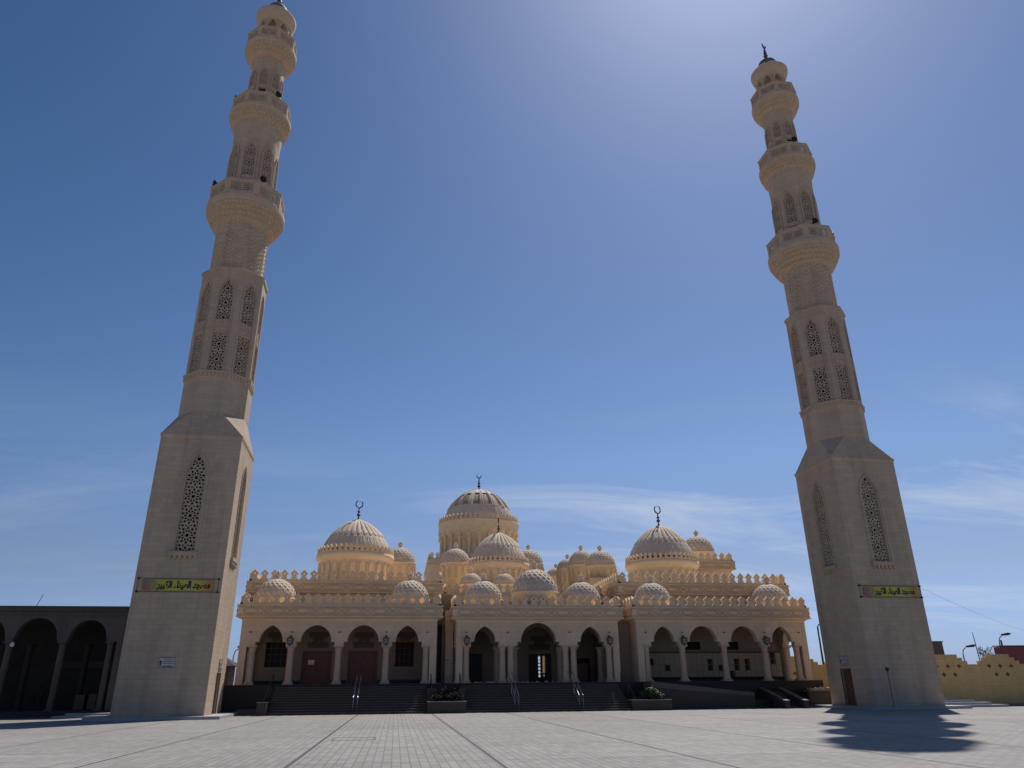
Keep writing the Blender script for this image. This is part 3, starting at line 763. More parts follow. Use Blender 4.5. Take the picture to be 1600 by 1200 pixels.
# loudspeakers clipped to the balconies
def loudspeaker(x, y, z, ang, label):
    root = thing('loudspeaker', (x, y, z), label, 'loudspeaker', 'horn loudspeakers on the minaret balconies')
    d = Vector((cos(ang), sin(ang), 0)); p = Vector((x, y, z + 0.3))
    mb = MB(); q = [p + d * t for t in (-0.22, -0.05, 0.10, 0.22, 0.30)]
    mb.tube(q, [0.07, 0.08, 0.13, 0.21, 0.27], 16)
    mb.build('horn', M['darkmetal'], root)
    mb = MB(); mb.tube([(x, y, z - 0.02), (x, y, z + 0.3)], 0.03); mb.box(x - .12, x + .12, y - .12, y + .12, z - 0.03, z + 0.03)
    mb.build('bracket', M['pole'], root)
for (cx, cy, z, R, ang, lb) in [
    (LX, LY, 37.10, 2.45, -150, 'black horn loudspeaker on lowest balcony of left minaret, at its left side'),
    (LX, LY, 37.10, 2.45, -58, 'black horn loudspeaker on lowest balcony of left minaret, at its front right'),
    (LX, LY, 46.10, 1.95, -48, 'black horn loudspeaker on middle balcony of left minaret, at its front right'),
    (LX, LY, 46.10, 1.95, -160, 'black horn loudspeaker on middle balcony of left minaret, at its left side'),
    (RX, RY, 37.10, 2.45, -92, 'black horn loudspeaker on lowest balcony of right minaret, front middle'),
    (RX, RY, 37.10, 2.45, -20, 'black horn loudspeaker on lowest balcony of right minaret, standing against the sky'),
    (RX, RY, 46.10, 1.95, -95, 'black horn loudspeaker on middle balcony of right minaret, front middle')]:
    a = radians(ang)
    loudspeaker(cx + R * cos(a), cy + R * sin(a), z, a, lb)

# ------------------------------------------------------------------ mosque
AX = 10.2                                  # centre line
FY = 55.5                                  # front wall plane
mosque = thing('mosque', (AX, FY, 0), 'sprawling cream stone mosque with many domes, arcades and crested parapets', 'mosque')
ZP = 1.78                                  # platform floor
SPR, TOPW, PIER = 4.55, 6.2, 4.30

def portico_wall(arches, xl, xr, name, y, th, mat, top=TOPW, pier_in=0.24, cols=(), end=0.48, left_end=True, right_end=True):
    """arcade wall: piers hang above the columns, end piers run to the floor; arches = (centre, width, rise)"""
    out = []
    if left_end: out += [(xl, ZP), (xl + end, ZP), (xl + end, PIER)]
    else: out += [(xl, PIER)]
    for c, w, h in arches:
        a = w / 2
        out += [(c - a - pier_in, PIER), (c - a - pier_in, SPR)]
        ar = arch_pts(c, SPR, w, h, 14)[::-1]
        out += ar
        out += [(c + a + pier_in, SPR), (c + a + pier_in, PIER)]
    if right_end: out += [(xr - end, PIER), (xr - end, ZP), (xr, ZP)]
    else: out += [(xr, PIER)]
    out += [(xr, top), (xl, top)]
    mb = MB(); mb.plate([(AX + u, v) for u, v in out], [], lambda u, v, d: (u, y + d, v), th)
    return mb.build(name, mat, mosque)

COLME = {}
def column(x, y, r=0.235, top=PIER, base=ZP):
    if r not in COLME:
        mb = MB(); h = top - base
        sq = lambda w, z0, z1: mb.box(-w, w, -w, w, z0, z1)
        sq(r * 1.42, 0, 0.10)
        mb.lathe(0, 0, [(r * 1.35, 0.10), (r * 1.38, 0.17), (r * 1.15, 0.24), (r * 1.02, 0.30), (r, 0.36), (r * 0.96, h * 0.5), (r * 0.92, h - 0.42), (r * 1.02, h - 0.40), (r * 1.02, h - 0.36), (r * 0.94, h - 0.33), (r * 1.05, h - 0.2), (r * 1.36, h - 0.09)], 24)
        sq(r * 1.46, h - 0.09, h)
        COLME[r] = mb.mesh('column', M['column'])
    return link('column', COLME[r], mosque, (x, y, base))

WING_ARCH = [(9.52, 1.60, 1.10), (12.60, 2.18, 1.12), (15.85, 2.12, 1.12), (18.88, 1.58, 1.10)]
WING_COL = [8.15, 10.95, 14.25, 17.50, 20.10]
WY = FY + 0.06
for sgn in (-1, 1):
    ar = sorted([(sgn * c, w, h) for c, w, h in WING_ARCH])
    xl, xr = (-20.95, -7.42) if sgn < 0 else (7.42, 20.95)
    portico_wall(ar, xl, xr, 'arcade_wall', FY, 0.55, M['stone'])
    for c in WING_COL: column(AX + sgn * c, FY + 0.275)
portico_wall([(-3.95, 1.56, 1.06), (-0.02, 2.62, 1.08), (3.90, 1.56, 1.06)], -6.02, 6.02, 'arcade_wall', FY, 0.55, M['stone'], end=0.46)
for c in (-5.28, -2.66, -2.06, 2.0, 2.6, 5.28): column(AX + c, FY + 0.275)

def seg_block(name, path, z0, z1, off, mat, parent=mosque):
    """solid band following a plan path (open), thickness inwards"""
    mb = MB()
    for (x0, y0), (x1, y1) in zip(path[:-1], path[1:]):
        l, xf = lin_xf(x0, y0, x1, y1, 0)
        mb.plate([(0, z0), (l, z0), (l, z1), (0, z1)], [], xf, off)
    return mb.build(name, mat, parent)

def parapet_set(path, z_low, z_mid, z_top, proud=0.34, relief=True, pitch=0.705, mat=None, back=0.5):
    """cavetto moulding, fascia with interlaced relief, crest of merlons along a plan path.
    path runs with the outside on its right; corners are mitred by offsetting along bisectors"""
    mat = mat or M['trim']
    n = len(path)
    def off(d):
        P = []
        for i, (x, y) in enumerate(path):
            vs = []
            if i > 0: vs.append((path[i][0] - path[i - 1][0], path[i][1] - path[i - 1][1]))
            if i < n - 1: vs.append((path[i + 1][0] - path[i][0], path[i + 1][1] - path[i][1]))
            ns = []
            for dx, dy in vs:
                l = hypot(dx, dy); ns.append((dy / l, -dx / l))
            if len(ns) == 1: P.append((x + ns[0][0] * d, y + ns[0][1] * d))
            else:
                sx, sy = ns[0][0] + ns[1][0], ns[0][1] + ns[1][1]; dt = sx * ns[0][0] + sy * ns[0][1]
                P.append((x + sx / dt * d, y + sy / dt * d))
        return P
    mb = MB()
    hm = min(0.24, (z_mid - z_low) * 0.3)
    prof = [(0.0, z_low - hm), (0.03, z_low - hm * 0.72), (proud * 0.35, z_low - hm * 0.3), (proud * 0.85, z_low - 0.03), (proud + 0.06, z_low), (proud + 0.06, z_low + 0.07), (proud, z_low + 0.09), (proud, z_mid - 0.10), (proud + 0.05, z_mid - 0.07), (proud + 0.05, z_mid), (-back, z_mid)]
    rows = [[(x, y, z) for x, y in off(d)] for d, z in prof]
    V = [p for r in rows for p in r]; Fs = []
    for k in range(len(rows) - 1):
        for i in range(n - 1): Fs.append((k * n + i, k * n + i + 1, (k + 1) * n + i + 1, (k + 1) * n + i))
    mb.add(V, Fs)
    for i in (0, n - 1): mb.add([r[i] for r in rows], [tuple(range(len(rows)))])
    fz = mb.build('frieze', mat, mosque)
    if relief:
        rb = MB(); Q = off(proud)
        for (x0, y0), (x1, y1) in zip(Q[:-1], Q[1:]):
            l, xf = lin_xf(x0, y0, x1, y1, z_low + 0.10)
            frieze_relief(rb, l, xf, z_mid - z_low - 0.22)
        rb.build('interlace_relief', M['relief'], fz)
    pb = MB(); Q = off(proud - 0.10)
    for (x0, y0), (x1, y1) in zip(Q[:-1], Q[1:]):
        l, xf = lin_xf(x0, y0, x1, y1, z_mid)
        merlon_row(pb, l, xf, pitch, z_top - z_mid)
    pb.build('crested_parapet', mat, mosque)

BY = 59.0                                   # portico back wall plane
for sgn in (-1, 1):
    xo, xi = AX + sgn * 20.95, AX + sgn * 7.42
    if sgn < 0: path = [(xo, BY), (xo, FY), (xi, FY), (xi, BY)]
    else: path = [(xi, BY), (xi, FY), (xo, FY), (xo, BY)]
    parapet_set(path, 6.18, 7.02, 7.84)
parapet_set([(AX - 6.02, BY), (AX - 6.02, FY), (AX + 6.02, FY), (AX + 6.02, BY)], 6.12, 6.97, 7.80)

# side walls of the porticoes with their own arch, roofs, floors, ceilings
def side_wall(x, y0, y1, outward):
    """return wall of a portico with one arch; plate runs along Y"""
    c = (y0 + y1) / 2; w = 1.55; a = w / 2
    out = [(y0, PIER), (c - a - 0.2, PIER), (c - a - 0.2, SPR)] + arch_pts(c, SPR, w, 1.08)[::-1] + [(c + a + 0.2, SPR), (c + a + 0.2, PIER), (y1 - 0.3, PIER), (y1 - 0.3, ZP), (y1, ZP), (y1, TOPW), (y0, TOPW)]
    mb = MB(); mb.plate(out, [], lambda u, v, d: (x - outward * d, u, v), 0.5)
    mb.build('return_wall', M['stone'], mosque)
    column(x - outward * 0.25, c - a - 0.45); column(x - outward * 0.25, c + a + 0.34)
side_wall(AX + 20.947, FY + 0.552, BY - 0.002, 1)
side_wall(AX - 20.947, FY + 0.552, BY - 0.002, -1)
for sgn in (-1, 1):
    mb = MB()
    x = AX + sgn * 7.422
    mb.box(min(x, x + sgn * 0.45), max(x, x + sgn * 0.45), FY + 0.552, BY - 0.002, ZP, TOPW)
    x = AX + sgn * 6.018
    out = [(FY + 0.552, PIER), (56.3, PIER), (56.3, SPR)] + arch_pts(57.3, SPR, 1.5, 1.05)[::-1] + [(58.3, SPR), (58.3, PIER), (BY - 0.3, PIER), (BY - 0.3, ZP), (BY - 0.002, ZP), (BY - 0.002, TOPW), (FY + 0.552, TOPW)]
    mb.plate(out, [], lambda u, v, d: (x - sgn * d, u, v), 0.45)
    mb.build('return_wall', M['stone'], mosque)
    column(AX + sgn * 5.8, 56.15)
mb = MB()
mb.box(AX - 20.9, AX - 7.45, FY + 0.05, BY + 0.3, 6.62, 6.80)
mb.box(AX + 7.45, AX + 20.9, FY + 0.05, BY + 0.3, 6.62, 6.80)
mb.box(AX - 5.98, AX + 5.98, FY + 0.05, 61.6, 6.62, 6.78)
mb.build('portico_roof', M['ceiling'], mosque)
# platform with dark granite face
mb = MB()
mb.box(AX - 21.5, AX + 21.3, 54.75, 62.0, 0.0, ZP)
mb.build('platform', M['blackgranite'], mosque)
mb = MB()
mb.box(AX - 21.45, AX + 21.25, 54.80, 61.9, ZP + 0.001, ZP + 0.012)
mb.build('portico_floor', M['tread'], mosque)

# back wall of the left wing: two double doors, two windows, plaques
def opening_wall(xl, xr, y, z0, z1, holes, th, mat, name='back_wall'):
    mb = MB(); mb.plate([(xl, z0), (xr, z0), (xr, z1), (xl, z1)], holes, lambda u, v, d: (u, y + d, v), th)
    return mb.build(name, mat, mosque)
def R_(c, z0, z1, w): return rect(AX + c, z0, z1, w)
Ldoors = [-16.0, -12.68]; Lwins = [(-18.95, 1.55), (-9.62, 1.40)]
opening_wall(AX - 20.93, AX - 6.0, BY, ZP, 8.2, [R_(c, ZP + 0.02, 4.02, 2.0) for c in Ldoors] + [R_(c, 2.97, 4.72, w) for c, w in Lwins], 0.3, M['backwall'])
for c in Ldoors:
    mb = MB()
    for s_ in (-1, 1):
        cc = AX + c + s_ * 0.49
        mb.plate(rect(cc, ZP + 0.02, 4.0, 0.95), [], lambda u, v, d: (u, BY + 0.14 + d, v), 0.06)
        for z0, z1 in ((1.95, 2.55), (2.7, 3.25), (3.4, 3.85)):
            mb.ribbon(rect(cc, z0, z1, 0.66), 0.06, lambda u, v, d: (u, BY + 0.14 + d, v), 0.025, True)
    dr = mb.build('double_door', M['wood'], mosque)
    mb = MB()
    for s_ in (-0.07, 0.07): mb.tube([(AX + c + s_, BY + 0.14, 2.75), (AX + c + s_, BY + 0.06, 2.78), (AX + c + s_, BY + 0.06, 3.1), (AX + c + s_, BY + 0.14, 3.13)], 0.022)
    mb.build('handle', M['steel'], dr)
    mb = MB(); mb.ribbon([(AX + c - 1.03, ZP + 0.02), (AX + c - 1.03, 4.06), (AX + c + 1.03, 4.06), (AX + c + 1.03, ZP + 0.02)], 0.10, lambda u, v, d: (u, BY + d, v), 0.04)
    mb.build('door_frame', M['wood'], dr)
    mb = MB(); mb.plate(R_(c, 4.33, 4.68, 1.45), [], lambda u, v, d: (u, BY - 0.05 + d, v), 0.045)
    mb.ribbon(R_(c, 4.33, 4.68, 1.45), 0.05, lambda u, v, d: (u, BY - 0.05 + d, v), 0.03, True)
    mb.build('wall_plaque', M['brownwood'], mosque)
mb = MB(); mb.box(AX - 16.62, AX - 16.18, BY + 0.105, BY + 0.112, 3.16, 3.48)
tag(mb.build('paper_notice', M['white']), 'white paper notice taped to the left wooden double door', 'notice')
for c, w in Lwins:
    mb = MB(); z0, z1 = 2.97, 4.72
    for i in range(1, 4): mb.box(AX + c - w / 2 + w * i / 4 - 0.02, AX + c - w / 2 + w * i / 4 + 0.02, BY + 0.10, BY + 0.14, z0, z1)
    for i in range(1, 4): mb.box(AX + c - w / 2, AX + c + w / 2, BY + 0.095, BY + 0.135, z0 + (z1 - z0) * i / 4 - 0.02, z0 + (z1 - z0) * i / 4 + 0.02)
    mb.ribbon(R_(c, z0 + .02, z1 - .02, w - .04), 0.08, lambda u, v, d: (u, BY + d, v), 0.03, True)
    wf = mb.build('window', M['brownwood'], mosque)
    mb = MB(); mb.box(AX + c - w / 2, AX + c + w / 2, BY + 0.2, BY + 0.21, z0, z1); mb.build('pane', M['glass'], wf)
# carved fan lunettes hanging high on the back wall behind each arch
def lunette(x, y, w=1.5, z=4.95):
    mb = MB()
    def xf(u, v, d): return (x + u, y - 0.05 + d, z + v)
    for k in range(7):
        a0 = pi + pi * k / 7; a1 = pi + pi * (k + 1) / 7; am = (a0 + a1) / 2
        r = w / 2 * 0.78 if k % 2 else w / 2
        P = [(0, 0.30)] + [(r * cos(t) * 0.95, 0.30 + r * 0.8 * sin(t)) for t in (a0 + 0.03, am - 0.06, am + 0.06, a1 - 0.03)]
        mb.plate(P, [], lambda u, v, d, k=k: xf(u, v, d - 0.02 * (k % 2)), 0.05)
    mb.plate([(-w / 2, 0.32), (w / 2, 0.32), (w / 2 - 0.1, 0.46), (-w / 2 + 0.1, 0.46)], [], xf, 0.05)
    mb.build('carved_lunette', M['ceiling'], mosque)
for c in (-18.95, -16.0, -12.68, -9.62): lunette(AX + c, BY)

# right wing back wall with shoe lockers and high vents
vents = [(13.05, 1.35), (15.6, 0.55), (16.42, 1.05)]
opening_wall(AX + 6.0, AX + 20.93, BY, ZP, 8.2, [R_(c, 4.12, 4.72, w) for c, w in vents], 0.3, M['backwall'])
for c, w in vents:
    mb = MB(); mb.box(AX + c - w / 2, AX + c + w / 2, BY + 0.2, BY + 0.22, 4.12, 4.72)
    for i in range(5): mb.box(AX + c - w / 2, AX + c + w / 2, BY + 0.10, BY + 0.16, 4.16 + i * 0.11, 4.20 + i * 0.11)
    mb.build('vent', M['glass'], mosque)
lx0, lx1 = 8.3, 20.2
cols_, rows_ = 27, 4
lw_ = (lx1 - lx0) / cols_; lz0, lz1 = 2.10, 3.88; lh_ = (lz1 - lz0) / rows_
openc = {(13, 2), (13, 1), (15, 1), (16, 1), (17, 0), (18, 1), (18, 2), (20, 1), (20, 2), (8, 1), (8, 2), (5, 1), (25, 3), (25, 2), (2, 2)}
lk = thing('shoe_lockers', (AX + 14.2, BY - 0.4, ZP), 'long cream bank of shoe lockers with some doors open, behind the right arcade', 'lockers')
mb = MB(); mb.box(AX + lx0, AX + lx1, BY - 0.02, BY - 0.005, lz0 - 0.05, lz1 + 0.05)
mb.box(AX + lx0, AX + lx1, BY - 0.36, BY - 0.02, lz1, lz1 + 0.05); mb.box(AX + lx0, AX + lx1, BY - 0.36, BY - 0.02, lz0 - 0.05, lz0)
mb.build('locker_case', M['lockergap'], lk)
frm = MB()
for i in range(cols_ + 1): frm.box(AX + lx0 + i * lw_ - 0.012, AX + lx0 + i * lw_ + 0.012, BY - 0.355, BY - 0.02, lz0, lz1)
for j in range(1, rows_): frm.box(AX + lx0, AX + lx1, BY - 0.345, BY - 0.02, lz0 + j * lh_ - 0.012, lz0 + j * lh_ + 0.012)
frm.build('locker_divider', M['locker'], lk)
mb = MB()
for i in range(cols_):
    for j in range(rows_):
        if (i, j) in openc: continue
        x0 = AX + lx0 + i * lw_ + 0.016; z0 = lz0 + j * lh_ + 0.016
        mb.box(x0, x0 + lw_ - 0.032, BY - 0.385, BY - 0.362, z0, z0 + lh_ - 0.032)
ld = mb.build('locker_doors', M['locker'], lk)

# centre: inner arch wall, entrance wall with doors and see-through gate
portico_wall([(-3.95, 1.5, 0.95), (0.45, 2.5, 0.98), (4.55, 1.5, 0.95)], -6.0, 6.0, 'inner_arcade_wall', 58.6, 0.4, M['backwall'], top=6.6, end=0.5)
for c in (-5.3, -2.7, -1.3, 2.2, 3.3, 5.4): column(AX + c, 58.8)
gate_c, gate_w = 1.15, 1.85
EY = 61.5
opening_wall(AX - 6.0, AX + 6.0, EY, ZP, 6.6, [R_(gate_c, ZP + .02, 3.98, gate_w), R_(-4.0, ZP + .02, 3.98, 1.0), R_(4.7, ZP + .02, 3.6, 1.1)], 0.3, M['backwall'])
mb = MB(); bx = AX + gate_c
holes = []
sx = bx - 0.02
for k in range(5): holes.append([(sx + 0.105 * cos(2 * pi * i / 12), 2.30 + 0.27 * k + 0.115 * sin(2 * pi * i / 12)) for i in range(12)])
holes.append(arched_rect(sx, 3.52, 3.86 - 0.05, 0.22, 0.22))
holes.append(arched_rect(sx + 0.36, 2.52, 3.80, 0.20, 0.12)); holes.append(rect(sx + 0.36, 2.24, 2.42, 0.10))
mb.plate(R_(gate_c, ZP + 0.02, 3.97, gate_w - 0.01), holes, lambda u, v, d: (u, EY + 0.1 + d, v), 0.05)
mb.build('pierced_gate', M['blackgranite'], mosque)
for c, w, t in ((-4.0, 1.0, 3.98), (4.7, 1.1, 3.6)):
    mb = MB(); mb.plate(R_(c, ZP + 0.02, t, w), [], lambda u, v, d: (u, EY + 0.14 + d, v), 0.05)
    mb.ribbon(R_(c, ZP + 0.2, t - 0.2, w - 0.3), 0.06, lambda u, v, d: (u, EY + 0.14 + d, v), 0.02, True)
    mb.build('door', M['blackgranite'], mosque)
mb = MB(); mb.plate(R_(gate_c, 4.25, 4.65, 1.7), [], lambda u, v, d: (u, EY - 0.05 + d, v), 0.045); mb.build('wall_plaque', M['brownwood'], mosque)
lunette(AX + gate_c, EY, 1.6, 4.85)
# return walls of the vestibule
mb = MB()
for sgn in (-1, 1): mb.box(AX + sgn * 5.8 - 0.2, AX + sgn * 5.8 + 0.2, 59.0, EY, ZP, 6.6)
mb.build('vestibule_wall', M['backwall'], mosque)

for x0, x1, y in ((-20.9, -17.05, BY), (-14.95, -13.72, BY), (-11.64, -7.45, BY), (7.45, 20.9, BY)):
    mb = MB(); mb.box(AX + x0, AX + x1, y - 0.03, y - 0.001, ZP + 0.012, ZP + 0.30); mb.build('skirting', M['blackgranite'], mosque)
cab = thing('cabinet', (AX + 4.25, 60.2, ZP), 'dark wooden cabinet standing inside the right arch of the central portico', 'cabinet')
mb = MB(); mb.box(AX + 3.75, AX + 4.75, 60.2, 60.7, ZP + 0.012, ZP + 1.35); mb.box(AX + 3.7, AX + 4.8, 60.15, 60.75, ZP + 1.351, ZP + 1.40); mb.build('body', M['wood'], cab)
mb = MB()
for c in (4.0, 4.5): mb.ribbon(R_(c, ZP + 0.12, ZP + 1.25, 0.42), 0.05, lambda u, v, d: (u, 60.2 + d, v), 0.02, True)
mb.build('cabinet_doors', M['brownwood'], cab)
# wall lanterns
LANT = None
lamp_src = None
def wall_lantern(x, y, z):
    global lamp_src
    if lamp_src is None:
        mb = MB(); mb.tube([(0, 0, 0.16), (0, -0.14, 0.26), (0, -0.30, 0.26), (0, -0.30, 0.18)], 0.022, 6); mb.box(-0.07, 0.07, -0.02, 0.01, 0.02, 0.30)
        q = pi / 4; R4 = sqrt(2)
        mb.lathe(0, -0.30, [(0.02, 0.26), (0.06, 0.20), (0.20 * R4, 0.10), (0.21 * R4, 0.06)], 4, q, False)
        mb.lathe(0, -0.30, [(0.15 * R4, -0.30), (0.165 * R4, -0.25), (0.08, -0.36), (0.02, -0.44)], 4, q, False)
        for k in range(4):
            a = k * pi / 2 + q; mb.tube([(0.185 * R4 * cos(a), -0.30 + 0.185 * R4 * sin(a), 0.08), (0.15 * R4 * cos(a), -0.30 + 0.15 * R4 * sin(a), -0.26)], 0.024, 5)
        mb.box(-0.17, 0.17, -0.475, -0.46, -0.10, -0.07)
        a_me = mb.mesh('wall_lantern', M['lampiron'])
        mb = MB(); mb.lathe(0, -0.30, [(0.165 * R4, 0.07), (0.135 * R4, -0.25)], 4, q, False); g_me = mb.mesh('lantern_glass', M['lampglass'])
        lamp_src = (a_me, g_me)
    o = link('wall_lantern', lamp_src[0], mosque, (x, y, z))
    link('lantern_glass', lamp_src[1], o, (x, y, z))
for c in (-17.55, -11.0, -5.28, 5.26, 10.95, 17.5): wall_lantern(AX + c, FY - 0.012, 4.68)
wall_lantern(AX - 6.45, 58.2, 3.3)
# small floodlights above the columns
mb = MB(); mb.tube([(0, 0.0, 0), (0, -0.10, 0.0), (0, -0.14, -0.06)], [0.03, 0.03, 0.045], 8)
fl_me = mb.mesh('floodlight', M['darkmetal'])
for c in (-20.3, -17.5, -14.25, -11.0, -8.1, -5.3, -2.3, 2.3, 5.3, 8.1, 10.95, 14.25, 17.5, 20.3): link('floodlight', fl_me, mosque, (AX + c, FY - 0.002, 5.22))
# alley walls between the three blocks
mb = MB()
mb.box(AX - 7.4, AX - 6.04, 58.3, 58.98, ZP, 6.6); mb.build('link_wall', M['backwall'], mosque)
mb = MB(); mb.box(AX + 6.04, AX + 7.4, 57.3, 58.98, ZP, 6.3)
mb.build('link_wall', M['backwall'], mosque)
for bb in ((AX + 6.2, AX + 6.55, 57.26, 57.298, 3.9, 4.5), (AX + 6.2, AX + 6.5, 57.26, 57.298, 2.0, 2.7), (AX - 7.2, AX - 6.9, 58.26, 58.298, 1.9, 5.9)):
    mb = MB(); mb.box(*bb); mb.build('link_window', M['glass'], mosque)
mb = MB()
mb.box(AX - 6.66, AX - 6.1, 57.7, 58.296, ZP, 5.4); mb.box(AX - 6.7, AX - 6.06, 57.66, 58.296, 5.4, 6.9)
mb.build('link_pilaster', M['stone'], mosque)

# upper tier: masses behind the porticoes
TY = 58.9
mb = MB()
mb.box(AX - 21.2, AX - 7.25, TY + 0.32, 78.0, 0.0, 8.9)
mb.build('wing_mass', M['stone'], mosque)
mb = MB(); mb.box(AX + 7.4, AX + 21.4, TY + 0.32, 78.0, 0.0, 8.9); mb.build('wing_mass', M['stone'], mosque)
mb = MB()
mb.box(AX - 21.2, AX - 7.25, TY, TY + 0.31, 6.85, 8.9); mb.build('upper_wall', M['yellow'], mosque)
mb = MB(); mb.box(AX + 7.4, AX + 21.4, TY, TY + 0.31, 6.85, 8.9); mb.build('upper_wall', M['yellow'], mosque)
parapet_set([(AX - 21.2, 77.9), (AX - 21.2, TY), (AX - 7.25, TY), (AX - 7.25, 77.9)], 8.22, 9.05, 9.92)
parapet_set([(AX + 7.45, 77.9), (AX + 7.45, TY), (AX + 21.4, TY), (AX + 21.4, 77.9)], 8.28, 9.15, 10.10)
# centre upper storey floats over the open ground floor hall
mb = MB()
mb.box(AX - 6.4, AX + 6.4, 61.85, 72.0, 6.6, 8.45)
mb.box(AX - 4.2, AX + 3.4, 70.6, 79.0, 8.451, 10.6)
for x in (-6.2, 6.0):
    for y in (66, 71.7): mb.box(AX + x - 0.25, AX + x + 0.25, y - 0.25, y + 0.25, 0, 6.6)
mb.build('central_mass', M['stone'], mosque)
parapet_set([(AX - 6.4, 71.9), (AX - 6.4, 61.85), (AX + 6.4, 61.85), (AX + 6.4, 71.9)], 7.9, 8.55, 9.40, relief=False)
mb = MB()
for sgn, x0, x1 in ((-1, -12.0, -8.2), (1, 7.9, 11.5)): mb.box(AX + x0, AX + x1, 72.0 if sgn < 0 else 70.5, 114.0, 8.95 if False else 8.96, 11.2)
for x in (-11.5, -8.7, 8.4, 11.0):
    for y in (86, 96, 106, 113): mb.box(AX + x - 0.3, AX + x + 0.3, y - 0.3, y + 0.3, 0, 8.96)
mb.build('court_arcade', M['stone'], mosque)
# prayer hall cube and right hand block
mb = MB(); mb.box(AX - 6.8, AX + 6.2, 90.6, 104.0, 0.0, 15.95); mb.build('prayer_hall', M['yellow'], mosque)
parapet_set([(AX - 6.8, 104), (AX - 6.8, 90.6), (AX + 6.2, 90.6), (AX + 6.2, 104)], 15.3, 15.85, 16.75, relief=False, proud=0.2)
mb = MB(); mb.box(AX + 14.8, AX + 20.7, 66.9, 76.0, 8.9, 12.3); mb.build('roof_block', M['yellow'], mosque)
parapet_set([(AX + 14.8, 76), (AX + 14.8, 66.9), (AX + 20.7, 66.9), (AX + 20.7, 76)], 11.55, 12.35, 13.15)

# ------------------------------------------------------------------ domes
POINTED = [(0, 1.0), (0.08, 0.985), (0.17, 0.945), (0.365, 0.835), (0.558, 0.685), (0.70, 0.535), (0.80, 0.41), (0.90, 0.25), (0.96, 0.125), (1.0, 0.012)]
def table(T, v):
    for (a, b_), (c, d) in zip(T[:-1], T[1:]):
        if v <= c: return b_ + (d - b_) * (v - a) / (c - a)
    return T[-1][1]
def dome_profile(r, h, n, point=0.05):
    """point = 0: half sphere, 1: the pointed profile of the ribbed domes; evenly spaced in angle"""
    P = []
    for k in range(n + 1):
        t = pi / 2 * k / n; v = sin(t)
        rr = cos(t) * (1 - point) + point * 0.25 * sum(table(POINTED, min(1, max(0, v + e))) for e in (-0.03, -0.01, 0.01, 0.03))
        if k == n: rr = 0.01
        P.append((max(r * rr, 0.01), h * v))
    return P
SMALL = {}
def small_dome_mesh(r, h):
    key = (round(r, 2), round(h, 2))
    if key not in SMALL:
        mb = MB(); prof = dome_profile(r, h, 80, 0.10)
        NS, NR = 20, 9
        def net(t, z, k):
            v = k / 80.0 * NR; u = t * NS / (2 * pi)
            a = (u + v * 0.5) % 1.0; b_ = (u - v * 0.5) % 1.0
            d = min(min(a, 1 - a), min(b_, 1 - b_))
            fade = max(0.0, 1 - (k / 78.0) ** 6)
            return (0.028 if d < 0.16 else -0.022) * r / 1.4 * fade
        mb.lathe(0, 0, prof, 240, 0, False, net, cap=False)
        SMALL[key] = mb.mesh('net_dome', M['dome'])
    return SMALL[key]
URN = {}
def stone_finial(x, y, z, parent, s=1.0):
    key = round(s, 2)
    if key not in URN:
        mb = MB(); mb.lathe(0, 0, [(0.22 * s, -0.05 * s), (0.20 * s, 0.03 * s), (0.11 * s, 0.08 * s), (0.10 * s, 0.14 * s), (0.25 * s, 0.22 * s), (0.27 * s, 0.32 * s), (0.24 * s, 0.36 * s)], 16)
        for k in range(6):
            a = k * pi / 3; mb.lathe(0.17 * s * cos(a), 0.17 * s * sin(a), [(0.07 * s, 0.35 * s), (0.05 * s, 0.45 * s), (0.01, 0.52 * s)], 6)
        mb.lathe(0, 0, [(0.10 * s, 0.34 * s), (0.13 * s, 0.45 * s), (0.08 * s, 0.56 * s), (0.01, 0.68 * s)], 10)
        URN[key] = mb.mesh('stone_finial', M['dome'])
    return link('stone_finial', URN[key], parent, (x, y, z))
def net_dome(cx_rel, y, r, zb, h, z_drum, drum_r=None, blind=True, fs=1.0):
    x = AX + cx_rel
    o = link('net_dome', small_dome_mesh(r, h), mosque, (x, y, zb))
    dr = drum_r or r * 1.03
    mb = MB(); mb.lathe(x, y, [(dr, z_drum), (dr, zb - 0.16), (dr + 0.05, zb - 0.12), (dr + 0.05, zb - 0.02), (dr - 0.05, zb + 0.01)], 32, pi / 16)
    if blind and zb - z_drum > 0.9:
        n = 14
        for k in range(n):
            a = 2 * pi * k / n
            xf = facet_xf(x, y, a, dr + 0.012)
            aw = 2 * pi * dr / n * 0.72; zt = zb - 0.3; z0 = max(z_drum, zb - 1.7)
            P = arched_rect(0, z0, zt, aw, aw * 0.62)
            mb.ribbon(P[1:] + [P[0]], 0.05, xf, 0.04)
    mb.build('drum', M['yellow'], o)
    stone_finial(x, y, zb + h - 0.03, o, fs)
    return o
for c in (-19.15, -9.45, -3.90, 3.75, 9.40, 19.20): net_dome(c, 57.2, 1.42, 7.62, 1.42, 6.80, blind=False)
net_dome(0.07, 57.2, 1.72, 8.20, 1.76, 6.79, blind=False, fs=1.05)
for c in (-3.85, -0.82, 2.2): net_dome(c, 68.0, 1.02, 10.12, 1.02, 8.45, fs=0.85)
for c in (-4.45, 3.5): net_dome(c, 79.8, 1.56, 13.75, 1.6, 8.45)
for y, zb, h, r in ((73.0, 12.65, 1.53, 1.50), (81.0, 13.9, 1.68, 1.46), (88.0, 14.55, 1.2, 1.30), (95.0, 14.6, 1.1, 1.25), (104.0, 15.2, 1.2, 1.25)):
    net_dome(9.70, y, r, zb, h, 11.2 if y < 114 else 9)
    if y < 80: net_dome(-10.35, y, r, zb, h, 11.2)
net_dome(18.9, 70.0, 1.60, 13.6, 1.68, 12.3)

